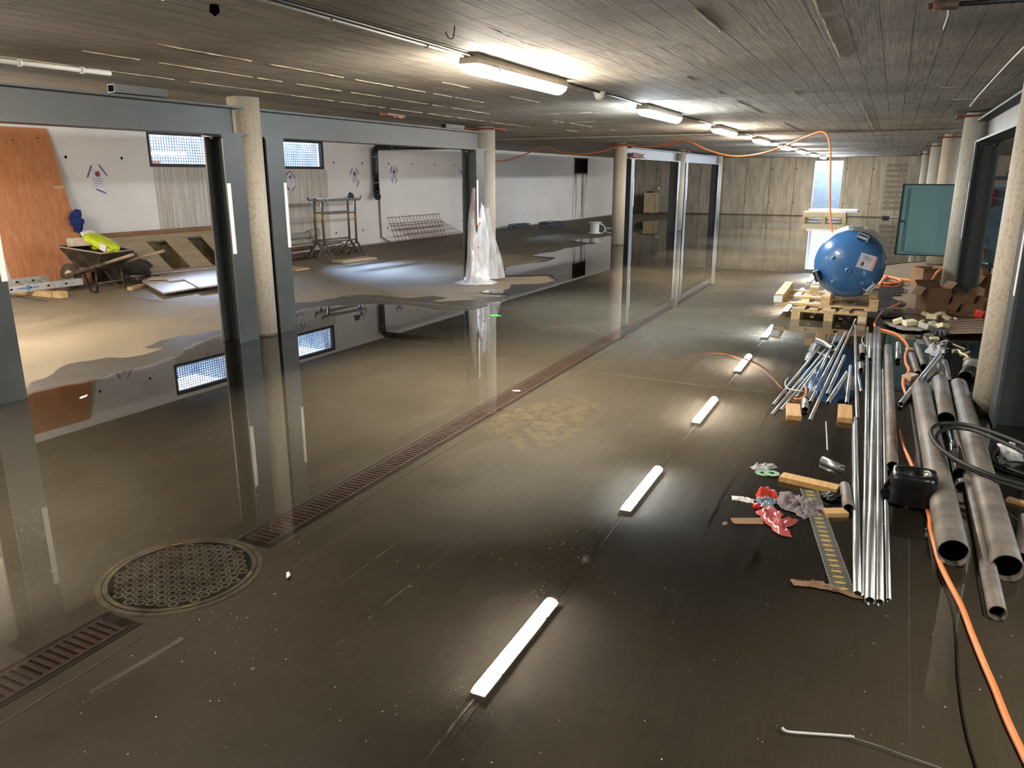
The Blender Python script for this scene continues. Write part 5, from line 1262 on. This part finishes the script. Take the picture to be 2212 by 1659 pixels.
# ------------------------------------------------------------------ hoses and cables
def hose(pts, r, mat, label, name='cable', cat='cable', k=6, n=8):
    m = MB(); P = [at(*p) for p in pts]; m.tube(spline(P, k), r, n); return single(m, name, mat, label, cat)
hose([(2260, 990, .22), (2212, 961, .22), (2150, 936, .21), (2095, 919, .20), (2045, 914, .19), (2017, 921, .18), (2011, 938, .17), (2028, 965, .165), (2065, 992, .16), (2110, 1014, .16), (2160, 1033, .15), (2225, 1052, .14)], .0125, M['blacksoft'], 'outer black hose loop lying over the big pipes', 'black_hose', 'hose')
hose([(2260, 1006, .20), (2212, 977, .20), (2150, 948, .19), (2100, 929, .18), (2060, 924, .165), (2035, 930, .15), (2022, 944, .14), (2036, 972, .14), (2072, 1000, .14), (2120, 1024, .135), (2165, 1042, .13), (2230, 1064, .12)], .0125, M['blacksoft'], 'inner black hose loop just under the outer one', 'black_hose', 'hose')
hose([(2240, 975, .03), (2180, 962, .03), (2150, 975, .03), (2150, 1000, .03), (2230, 1030, .03)], .012, M['blacksoft'], 'small black hose curl in the shadow of the black post', 'black_hose', 'hose')
hose([(1945, 655, .02), (1925, 664, .02), (1905, 676, .02), (1893, 692, .02), (1889, 702, .02), (1898, 710, .02), (1920, 716, .02), (1940, 724, .02), (1955, 738, .02), (1961, 752, .02), (1956, 766, .02), (1957, 785, .02), (1964, 800, .02), (1953, 818, .02), (1951, 832, .015), (1957, 852, .012)], .0125, M['orange'], 'orange cable winding from the debris past the short pipes', 'orange_cable')
hose([(1942, 930, .012), (1950, 962, .012), (1968, 1000, .014), (1990, 1060, .014), (2008, 1116, .014), (2010, 1140, .014), (2020, 1180, .014), (2030, 1215, .014), (2050, 1258, .014), (2077, 1310, .014), (2100, 1370, .014), (2121, 1422, .014), (2149, 1487, .014), (2178, 1560, .014), (2216, 1640, .014), (2260, 1730, .014)], .0115, M['orange'], 'orange cable snaking through the water at bottom right', 'orange_cable')
hose([(2028, 1215, .008), (2030, 1245, .008), (2050, 1290, .008), (2062, 1340, .008), (2067, 1400, .008), (2069, 1455, .008), (2078, 1530, .008), (2092, 1600, .008), (2120, 1690, .008)], .0042, pm('dark_thin_cable', (40, 32, 28), (52, 42, 36), rough=.6), 'thin dark cable sunk in the water left of the orange cable', 'dark_cable')
hose([(1560, 772, .006), (1580, 774, .006), (1610, 784, .006), (1640, 799, .006), (1665, 815, .008), (1690, 842, .01)], .006, pm('red_brown_cable', (120, 66, 50), (136, 80, 60), rough=.6), 'thin reddish cable under water leading to the fanned pipes', 'reddish_cable')
hose([(1900, 615, .03), (1915, 598, .03), (1945, 606, .03), (1930, 612, .03), (1890, 610, .02), (1880, 600, .02), (1900, 595, .03), (1940, 602, .03), (1975, 607, .03), (2000, 611, .03), (2010, 620, .03)], .02, M['orange'], 'orange hose looped on the floor right of the blue tank', 'orange_hose', 'hose')
hose([(2010, 612, .02), (2018, 598, .28), (2025, 588, .36), (2036, 581, .40), (2050, 578, .42)], .018, M['orange'], 'orange hose rising behind the cardboard boxes', 'orange_hose', 'hose')
hose([(2090, 565, .5), (2115, 567, .5), (2128, 580, .4), (2118, 590, .3), (2100, 600, .2)], .014, M['orange'], 'orange hose bend behind the column near the red sockets', 'orange_hose', 'hose')
hose([(1690, 1572, .02), (1700, 1580, .016), (1740, 1584, .014), (1800, 1588, .014), (1845, 1592, .016)], .0042, M['whitep'], 'whitish plastic tie floating at the bottom of the photo', 'plastic_tie', 'tie')
hose([(1835, 1588, .016), (1850, 1596, .02), (1900, 1612, .018), (1960, 1634, .016), (2040, 1662, .014), (2080, 1680, .014)], .0022, M['galv'], 'thin steel wire joined to the floating plastic tie', 'steel_wire', 'wire')
hose([(1866, 725, .02), (1862, 732, .03), (1864, 742, .03), (1870, 748, .02)], .004, M['whitep'], 'small white wire with blue tag beside the straight bundle', 'white_wire', 'wire')

# ------------------------------------------------------------------ litter on the wet floor
def px_poly(pts): return [F(*p) for p in pts]
RG = pm('grey_violet_cloth', (92, 82, 84), (124, 112, 114), scale=14, rough=.7, bump=.4)
m = rag(dense(px_poly([(1682, 1070), (1700, 1072), (1730, 1082), (1760, 1085), (1775, 1100), (1792, 1118), (1770, 1112), (1760, 1122), (1735, 1128), (1710, 1112), (1690, 1105), (1675, 1092)])), h=.05, seed=8, freq=7); single(m, 'grey_rag', RG, 'crumpled grey-violet rag on the wet floor over the perforated strip', 'rag')
m = rag(dense(px_poly([(1632, 1110), (1650, 1100), (1670, 1102), (1694, 1118), (1682, 1124), (1698, 1136), (1725, 1130), (1712, 1142), (1692, 1145), (1700, 1152), (1711, 1167), (1690, 1164), (1668, 1150), (1650, 1132)])), h=.045, seed=14, freq=6); single(m, 'red_rag', pm('wet_red_plastic', (152, 66, 66), (184, 92, 90), scale=9, rough=.25, bump=.3), 'wet pinkish red rag below the red and blue packet', 'rag')
root = thing('torn_packet', 'torn red and blue plastic packet beside the grey rag', 'packet', at(1655, 1082), 0)
m = rag(dense(px_poly([(1632, 1078), (1645, 1064), (1662, 1060), (1678, 1070), (1680, 1084), (1662, 1086), (1640, 1088)])), h=.045, seed=22, freq=4); part_label(m.build('red_half', pm('glossy_red_film', (190, 52, 40), (216, 84, 64), rough=.2), root), 'glossy red upper half')
m = rag(dense(px_poly([(1630, 1086), (1655, 1084), (1678, 1086), (1672, 1100), (1655, 1104), (1640, 1100)])), h=.035, seed=24, freq=4); part_label(m.build('blue_half', pm('glossy_grey_blue_film', (86, 98, 112), (130, 142, 154), rough=.2), root), 'glossy grey-blue lower half')
m = MB(); m.lathe([(0, .012), (.02, .012), (.02, .035), (0, .035)], origin=at(1634, 1102), n=14); single(m, 'plastic_scrap', pm('red_cap', (186, 28, 34), None, rough=.3), 'small bright red cap beside the torn packet', 'cap')
m = rag(dense(px_poly([(1580, 1076), (1605, 1078), (1630, 1084), (1628, 1094), (1600, 1088), (1581, 1086)])), h=.012, seed=30); single(m, 'white_paper_strip', pm('wet_white_paper', (190, 184, 176), (206, 200, 192), rough=.5), 'white paper strip left of the torn packet', 'paper')
m = rag(dense(px_poly([(1577, 1125), (1645, 1124), (1650, 1138), (1586, 1137)]), amp=.003), h=.006, seed=33); single(m, 'cardboard_strip', M['card'], 'brown cardboard strip running under the red rag', 'cardboard')
m = rag(dense(px_poly([(1560, 1134), (1572, 1131), (1570, 1139), (1560, 1140)])), h=.005, seed=34); single(m, 'cardboard_scrap', M['card'], 'small brown cardboard scrap left of the brown strip', 'cardboard')
m = rag(dense(px_poly([(1706, 1258), (1720, 1260), (1745, 1262), (1778, 1262), (1782, 1272), (1804, 1272), (1840, 1288), (1868, 1301), (1850, 1299), (1800, 1284), (1760, 1276), (1715, 1272)]), amp=.004), h=.02, seed=36); single(m, 'cardboard_strip', M['card'], 'long torn cardboard strip under the ends of the straight bundle', 'cardboard')
m = rag(dense(px_poly([(1617, 1015), (1640, 1008), (1668, 1006), (1680, 1014), (1660, 1022), (1630, 1020)])), h=.03, seed=38); single(m, 'clear_bag', M['film'], 'small clear plastic bag just behind the green rings', 'plastic bag')
GRN = pm('pale_green_plastic', (104, 150, 112), (126, 168, 130), rough=.4)
for (px, py, lab) in ((1648, 1027, 'left one of two overlapping pale green rings'), (1666, 1029, 'right one of two overlapping pale green rings')):
    c = at(px, py); m = MB(); z = .014 if px < 1650 else .018; m.lathe([(.018, z), (.045, z), (.045, z+.003), (.018, z+.003), (.018, z)], origin=(c.x, c.y, 0), n=28, smooth=False); single(m, 'green_ring', GRN, lab, 'ring')
# perforated fixing strip
a = at(1747, 1058, .017); b = at(1822, 1280, .017); d = (b-a); L_ = d.length; d.normalize(); s_ = Vector((d.y, -d.x, 0))*(-.04)
root = thing('perforated_strip', 'dark perforated edging strip with yellow oval openings, under the grey rag', 'perforated strip', a.lerp(b, .5))
m = MB(); m.beam(a, b, .085, .003); m.build('strip', pm('dark_grey_strip', (62, 60, 54), (78, 74, 66), rough=.5), root)
m = MB()
for k in range(22):
    p = a+d*(.03+k*(L_-.06)/21)+Vector((0, 0, .0022)); w_ = s_.normalized(); m.add([p+w_*(.024*math.cos(t))+d*(.011*math.sin(t)) for t in [i*PI/8 for i in range(16)]], [tuple(range(16))])
    for q in (-1, 1):
        p2 = p+d*(L_/44)+w_*(.012*q); m.add([p2+w_*(.004*math.cos(t))+d*(.003*math.sin(t)) for t in [i*PI/4 for i in range(8)]], [tuple(range(8))])
o = m.build('oval_opening', pm('ochre_opening', (150, 128, 54), (168, 146, 70), rough=.6), root); part_label(o, 'row of ochre yellow ovals')
for q in (-1, 1):
    m = MB(); w_ = s_.normalized()
    for k in range(60): p = a+d*(k*L_/60)+w_*(q*.042)+Vector((0, 0, .004)); m.add([p, p+d*.006, p+d*.006+w_*(q*.004), p+w_*(q*.004)], [(0, 1, 2, 3)])
    m.build('edge_tooth', M['whitep'], root)['kind'] = 'stuff'
m = lump(at(1796, 1078, .012), (.09, .08, .03), amp=.4, freq=5, seed=41, n=10); single(m, 'dark_scrap', M['black'], 'small dark plastic scrap between timber and short dull tube', 'scrap')
m = lump(at(2177, 976, .03), (.04, .20, .03), amp=.1, seed=42, n=10, rz=.5); single(m, 'white_nozzle', M['whitep'], 'pointed white nozzle lying by the black post foot', 'nozzle')
m = rag(dense(px_poly([(2150, 975), (2175, 968), (2205, 985), (2212, 1003), (2180, 1002), (2160, 990)])), h=.08, seed=44); single(m, 'clear_film', M['film'], 'clear crinkled film behind the hose loops at right edge', 'plastic film')
m = rag(dense(px_poly([(1997, 762), (2012, 751), (2045, 750), (2040, 763), (2030, 774), (2008, 772)])), h=.09, seed=46); single(m, 'clear_wrapper', M['filmdense'], 'whitish plastic wrapper lying beside the diagonal pipe', 'plastic film')
c = at(1068, 684); m = MB(); m.prism([(c.x-.09, c.y-.01), (c.x, c.y-.07), (c.x+.10, c.y+.0), (c.x, c.y+.08)], .013, .016); single(m, 'green_card', pm('bright_green_card', (96, 200, 84), (110, 212, 96), rough=.5), 'bright green card floating on the water near the second column reflection', 'card')
for (px, py, sx_, sy_, lab) in ((181, 858, .035, .09, 'small white scrap floating in the water beside the left post'), (622, 1243, .018, .05, 'curled white feather-like scrap right of the manhole cover'), (1117, 845, .05, .04, 'white blob floating beside the drain grate')):
    m = lump(at(px, py, .012), (sx_, sy_, .006), amp=.5, freq=6, seed=px, n=8, rz=.6); single(m, 'white_scrap', M['whitep'], lab, 'scrap')
# specks floating and lying everywhere
random.seed(11); m = MB()
def speck(x, y, s_, z=.0135):
    n = random.choice((3, 4, 5)); a0 = random.uniform(0, 6); m.add([(x+s_*math.cos(a0+i*2*PI/n)*random.uniform(.5, 1), y+s_*math.sin(a0+i*2*PI/n)*random.uniform(.5, 1), z+random.uniform(0, .0008)) for i in range(n)], [tuple(range(n))])
for _ in range(480):
    px, py = random.uniform(40, 2212), random.uniform(640, 1655); p = at(px, py); speck(p.x, p.y, random.uniform(.001, .0034)*(1+p.y*.06))
for cx, cy, n_, sd in ((1640, 760, 70, 25), (1620, 800, 70, 30), (1430, 780, 30, 60), (1175, 1290, 40, 25), (1230, 1210, 50, 70), (1090, 1040, 40, 80), (60, 1130, 60, 40), (90, 1250, 40, 60), (1000, 1480, 20, 30), (1560, 850, 30, 40), (450, 1350, 50, 90), (1680, 700, 30, 20)):
    for _ in range(n_):
        p = at(random.gauss(cx, sd), random.gauss(cy, sd*.6)); speck(p.x, p.y, random.uniform(.001, .0034)*(1+p.y*.05))
o = m.build('floating_crumbs', pm('pale_crumbs', (206, 198, 178), (226, 220, 206), rough=.7)); tag(o, 'tiny pale crumbs scattered over the water surface', 'debris', kind='stuff')

# ------------------------------------------------------------------ cardboard boxes and rubbish on the right
def carton(px0, px1, pyb, h, depth, label, flaps=True, mat=None, rz=0.0, lab=False, dy=0.0, base=0.0):
    A = at(px0, pyb, base); B = at(px1, pyb, base); w_ = (B-A).length; d = (B-A).normalized(); rz = math.atan2(d.y, d.x)
    root = thing('cardboard_box', label, 'cardboard box', A, rz); mat = mat or M['card']; t = .006
    m = MB(); m.box((0, 0, 0), (w_, t, h)); m.box((0, depth-t, 0), (w_, depth, h)); m.box((0, t, 0), (t, depth-t, h)); m.box((w_-t, t, 0), (w_, depth-t, h)); m.box((t, t, 0), (w_-t, depth-t, t))
    m.build('carton_body', mat, root, world=False)
    if flaps:
        for k, (c_, s_, rx, ry) in enumerate((((w_/2, -.02, h-.055), (w_*.98, t, .12), .22, 0), ((w_/2, depth+.05, h+.03), (w_, t, .12), -.9, 0), ((-.045, depth/2, h-.04), (t, depth*.95, .12), 0, .55), ((w_+.04, depth/2, h+.03), (t, depth*.95, .11), 0, .7))):
            m = MB(); m.obox(c_, s_, rx=rx, ry=ry); m.build('flap', mat, root, world=False)
    if lab:
        m = MB(); m.box((w_*.25, -.003, h*.35), (w_*.85, 0, h*.72)); part_label(m.build('box_label', M['paper'], root, world=False), 'printed white label')
    return root
carton(1996, 2046, 680, .33, .24, 'open brown cardboard box standing at the left of the box group')
carton(2055, 2098, 682, .26, .20, 'open cardboard box right behind the labelled one')
carton(2076, 2117, 686, .17, .24, 'small cardboard box with white printed label', lab=True)
carton(1990, 2034, 622, .30, .35, 'cardboard box standing behind the left open box', flaps=False)
carton(2122, 2160, 664, .40, .3, 'crushed cardboard box partly behind the near right column', mat=M['card'])
m = rag(dense(px_poly([(1978, 664), (1990, 655), (1994, 640), (1996, 668)])), h=.14, seed=50); single(m, 'white_paper_scrap', M['whitep'], 'white paper scrap at the foot of the left open box', 'paper')
# flattened cardboard and mats
fl = [([(1895, 672), (1930, 668), (1985, 671), (2010, 680), (1960, 690), (1905, 690)], .02, M['carddark'], 'dark wet cardboard sheet on top left of the rubbish heap'),
      ([(1908, 700), (1950, 706), (1990, 712), (2018, 714), (1985, 722), (1950, 720), (1925, 712)], .03, pm('grey_felt_mat', (132, 124, 112), (150, 142, 128), scale=7, rough=.9), 'pale grey mat in front of the rubbish heap'),
      ([(1940, 684), (2010, 684), (2095, 690), (2100, 705), (2040, 712), (1960, 700)], .025, M['carddark'], 'wet brown cardboard in the middle of the rubbish heap')]
for k, (pts, z, mat, lab) in enumerate(fl):
    m = rag(dense(px_poly(pts), amp=.02), h=.035, seed=60+k, z0=z); single(m, 'flattened_cardboard', mat, lab, 'cardboard')
for k in range(6):
    a = at(2045+random.uniform(-6, 8), 694+k*5, .05+.03*(5-k)*.3); b = at(2128, 690+k*5.5, .06+.02*(5-k)*.3); m = MB(); m.beam(a, b, .10, .006); single(m, 'cardboard_layer', pm('layered_card_%d' % k, (120+8*(k % 2), 98, 76), (156, 130, 104), rough=.85), '%s of the flattened cardboard layers beside the near right column' % ['topmost', 'second from top', 'third from top', 'fourth from top', 'second from bottom', 'lowest'][k], 'cardboard')
foam = pm('cream_foam_bits', (214, 200, 160), (228, 216, 180), scale=9, rough=.9, bump=.4)
spots = [(1940, 693, .08, 'left'), (1965, 697, .10, 'elongated cream'), (2013, 686, .11, 'biggest cream'), (2045, 686, .07, 'small whitish'), (1990, 695, .05, 'tiny'), (2000, 705, .10, 'flat grey'), (2018, 703, .09, 'notched grey'), (2030, 678, .07, 'upper'), (2035, 705, .09, 'brownish'), (2064, 688, .04, 'tiny right'), (1998, 678, .06, 'pointed top')]
for k, (px, py, s_, w) in enumerate(spots):
    m = MB(); m.obox(at(px, py, .09), (s_*1.3, s_, s_*.6), rz=random.uniform(0, 3), rx=random.uniform(-.5, .5), ry=random.uniform(-.4, .4)); single(m, 'foam_chunk', foam if 'grey' not in w else pm('grey_board_bit_%d' % k, (160, 152, 138), (176, 168, 152), rough=.8), '%s foam chunk on the rubbish heap in front of boxes' % w, 'foam', bevel=.008)
m = lump(at(2114, 688, .06), (.10, .08, .11), amp=.2, seed=71, n=12); single(m, 'red_ball', pm('glossy_red_plastic', (206, 48, 36), (222, 72, 56), rough=.3), 'bright red plastic bit at the right end of the rubbish heap', 'plastic bit')
# work glove: palm and five fingers
g = at(2026, 722, .03); root = thing('work_glove', 'dark grey work glove lying in front of the rubbish heap', 'glove', g, .3)
GL_ = pm('dark_grey_glove', (66, 70, 72), (90, 94, 96), scale=14, rough=.8)
m = lump((0, 0, 0), (.11, .10, .05), amp=.15, seed=73, n=12); m.build('palm', GL_, root, world=False)
for k, (a_, L2) in enumerate(((-2.7, .07), (-2.2, .09), (-1.75, .10), (-1.3, .09), (-.4, .08))):
    m = MB(); m.tube(spline([(.03*math.cos(a_), .03*math.sin(a_), .03), ((.03+L2*.5)*math.cos(a_), (.03+L2*.5)*math.sin(a_), .045), ((.03+L2)*math.cos(a_), (.03+L2)*math.sin(a_), .012)], 4), .013, 8); m.build('finger', GL_, root, world=False)
# tangle of strips, brackets
for k, (pts, r_, mt, lab) in enumerate((([(2020, 735, .03), (2035, 748, .05), (2048, 738, .06), (2060, 745, .03)], .012, M['steel'], 'dark bent bracket below the work glove'), ([(2030, 740, .02), (2045, 736, .05), (2055, 742, .04), (2085, 754, .02)], .007, pm('cream_strap', (190, 180, 150), None, rough=.6), 'cream strap curling right of the bent bracket'), ([(2058, 758, .02), (2070, 756, .02), (2078, 764, .02), (2095, 760, .02)], .009, foam, 'cream shaving near the column foot, upper'), ([(2076, 762, .02), (2090, 770, .02), (2082, 777, .02), (2094, 772, .02)], .009, foam, 'cream shaving near the column foot, lower'))):
    hose(pts, r_, mt, lab, 'scrap_strip', 'scrap')
m = MB(); m.obox(at(2018, 731, .03), (.09, .05, .03), rz=.4); single(m, 'cream_block', foam, 'small cream block between glove and bent bracket', 'foam', bevel=.004)
# flexible duct / grinder at the column foot
c = at(2090, 815, .06)
root = thing('flexible_duct', 'black flexible duct piece with grey ribbed collar by the near right column', 'duct', (c.x, c.y, 0))
m = MB(); pts = spline([c+Vector((-.02, -.02, .0)), c+Vector((.0, .08, .01)), c+Vector((.05, .2, .02)), c+Vector((.12, .3, .0))], 6); m.tube(pts, .05, 18, caps=False, radii=[.052+.004*(i % 2) for i in range(len(pts))]); m.build('duct_hose', M['blacksoft'], root)
m = MB(); m.tube([pts[0]+Vector((0, .015, 0)), pts[0]+Vector((0, .018, 0))], .046, 16); m.build('dark_bore', M['darkhole'], root)
m = MB(); q = c+Vector((.03, .22, .03)); m.tube([q+Vector((-.0, -.06, 0)), q+Vector((.02, .06, .01))], .07, 20, radii=[.062, .072]); part_label(m.build('ribbed_collar', M['galvdull'], root), 'grey ribbed collar')

# ------------------------------------------------------------------ electrical cabinets on the right
Y1 = 13.0
a = atY(1952, 399, Y1); b = atY(2062, 399, Y1); c = atY(1935, 549, Y1)
x0, x1, zt, zb_ = a.x, b.x+.12, a.z, .56
root = thing('teal_cabinet', 'teal metal cabinet with its big door swung open behind the right column', 'cabinet', (x0+.4, Y1, 0))
m = MB(); m.box((x0, Y1, zb_), (x1, Y1+.02, zt)); dr = m.build('door', M['teal'], root)
m = MB(); t = .012
m.box((x0-.008, Y1-.03, zb_-.008), (x0+t-.008, Y1+.022, zt+.008)); m.box((x0-.008, Y1-.03, zt), (x1, Y1+.022, zt+t)); m.box((x0-.008, Y1-.03, zb_-t), (x1, Y1+.022, zb_)); part_label(m.build('door_edge', M['black'], dr), 'black rubber edge of the door')
for dx in (.075, .098): m = MB(); m.box((x0+dx, Y1-.006, zb_+.04), (x0+dx+.006, Y1, zt-.05)); m.build('groove', M['black'], dr)
m = MB(); m.box((x0+.09, Y1-.014, zb_+.04), (x0+.10, Y1, zt-.045)); m.box((x0+.10, Y1-.014, zb_+.03), (x1, Y1, zb_+.045)); m.box((x0+.10, Y1-.014, zt-.05), (x1, Y1, zt-.04)); m.build('stiffener', M['teal'], dr)
m = MB(); m.obox((x0+.03, Y1-.02, (zt+zb_)/2-.02), (.05, .03, .02)); m.lathe([(0, -.05), (.014, -.05), (.014, 0)], origin=(x0+.045, Y1, (zt+zb_)/2-.02), axis='Y', n=12); m.build('latch', M['black'], dr)
m = MB(); m.box((x1+.01, Y1-.05, zb_), (x1+.55, Y1+.33, zt)); m.build('housing', M['teal'], root)
for x in (x1+.05, x1+.45):
    m = MB(); m.box((x, Y1, 0), (x+.05, Y1+.3, zb_)); m.build('leg', M['black'], root)
Y2 = 12.2
def q2(px, py): return atY(px, py, Y2)
root = thing('power_distributor', 'blue-grey power distributor with red sockets seen right of the black post', 'distributor', (q2(2125, 500).x, Y2, 0))
BG = pm('blue_grey_distributor', (78, 100, 112), (88, 110, 122), scale=3, rough=.45)
a = q2(2100, 560); b = q2(2150, 445); m = MB(); vs = []
pf = [(Y2, .55), (Y2, 1.02), (Y2-.04, 1.25), (Y2-.02, 1.30), (Y2+.02, 1.55), (Y2+.3, 1.55), (Y2+.3, .55)]; X0_, X1_ = a.x-.05, b.x+.14
for x in (X0_, X1_): vs += [(x, y, z) for y, z in pf]
n = len(pf); m.add(vs, [tuple(range(n)), tuple(range(2*n-1, n-1, -1))]+[(i, (i+1) % n, n+(i+1) % n, n+i) for i in range(n)]); m.build('housing', BG, root)
RS = pm('dark_red_socket', (110, 26, 34), (136, 36, 42), scale=6, rough=.4)
for i in range(2):
    for j in range(2):
        m = MB(); x = q2(2127+i*17, 420).x; z = 1.47-j*.115; m.lathe([(.0, -.06), (.04, -.06), (.046, -.05), (.046, .0)], origin=(x, Y2-.01, z), axis='Y', n=16); m.obox((x, Y2-.005, z), (.10, .02, .10)); m.build('red_socket', RS, root)
m = MB(); x = q2(2116, 527).x; m.obox((x, Y2-.01, .86), (.08, .01, .08)); m.build('switch_plate', M['whitep'], root)
m = MB(); m.lathe([(0, -.04), (.028, -.04), (.028, 0)], origin=(x, Y2-.01, .86), axis='Y', n=16); m.build('rotary_switch', RS, root)
m = MB(); x = q2(2116, 550).x; m.obox((x, Y2-.03, .69), (.12, .07, .12)); m.build('red_socket', RS, root)
m = MB(); m.tube([(x+.01, Y2-.08, .68), (x, Y2-.12, .60)], .035, 12); part_label(m.build('white_plug', M['whitep'], root), 'white plug')
m = MB(); x2 = q2(2120, 436).x; m.tube([(x2, Y2-.06, 1.38), (x2, Y2-.10, 1.30)], .035, 12); part_label(m.build('white_plug', M['whitep'], root), 'white plug')
m = MB(); m.tube(spline([(x2, Y2-.11, 1.28), (x2+.01, Y2-.12, 1.1), (x2, Y2-.12, .9), (x2+.03, Y2-.12, .7), (x2+.08, Y2-.1, .45), (x2+.12, Y2-.05, .2)], 6), .011, 8); single(m, 'grey_power_cord', pm('grey_cord', (120, 128, 132), (136, 142, 146), rough=.5), 'grey power cord hanging down the front of the distributor', 'cord')
m = MB(); m.tube(spline([(x, Y2-.13, .58), (x+.04, Y2-.16, .45), (x+.1, Y2-.14, .25), (x+.14, Y2-.1, .05)], 6), .014, 8); single(m, 'orange_power_cord', M['orange'], 'orange cord plugged into the lowest distributor socket', 'cord')
root = thing('tubular_stand', 'dark tubular stand around the power distributor', 'stand', (X1_+.05, Y2+.1, 0))
for x in (X0_-.1, X1_+.07): m = MB(); m.beam((x, Y2+.1, 0), (x, Y2+.1, 1.68), .05, .05); m.build('upright', M['steel'], root)
m = MB(); m.beam((X0_-.1, Y2+.1, 1.66), (X1_+.095, Y2+.1, 1.66), .05, .05); m.build('top_rail', M['steel'], root)
m = MB(); m.beam((X0_-.1, Y2+.1, .5), (X1_+.095, Y2+.1, .5), .05, .05); m.build('lower_rail', M['steel'], root)
for k in range(2):
    m = MB(); xx = X0_+.1+k*.25; m.tube([(xx+.05*math.cos(t), Y2+.1, 1.69+.07*math.sin(t)) for t in [i*PI/8 for i in range(9)]], .008, 6); single(m, 'black_cable_loop', M['blacksoft'], '%s black cable loop on top of the tubular stand' % ('left' if k == 0 else 'right'), 'cable')
m = lump((X0_+.02, Y2+.05, 1.69), (.14, .1, .08), amp=.4, freq=5, seed=81, n=10); single(m, 'white_cloth_scrap', M['whitep'], 'white crumpled scrap on the tubular stand', 'scrap')
m = MB(); m.box((XRC+.02, 25.6, 1.15), (XRC+.5, 25.9, 1.95)); 
for k in range(3): pass
single(m, 'dark_hanging_panel', M['steel'], 'dark grey panel behind the furthest column above the teal cabinet', 'panel')
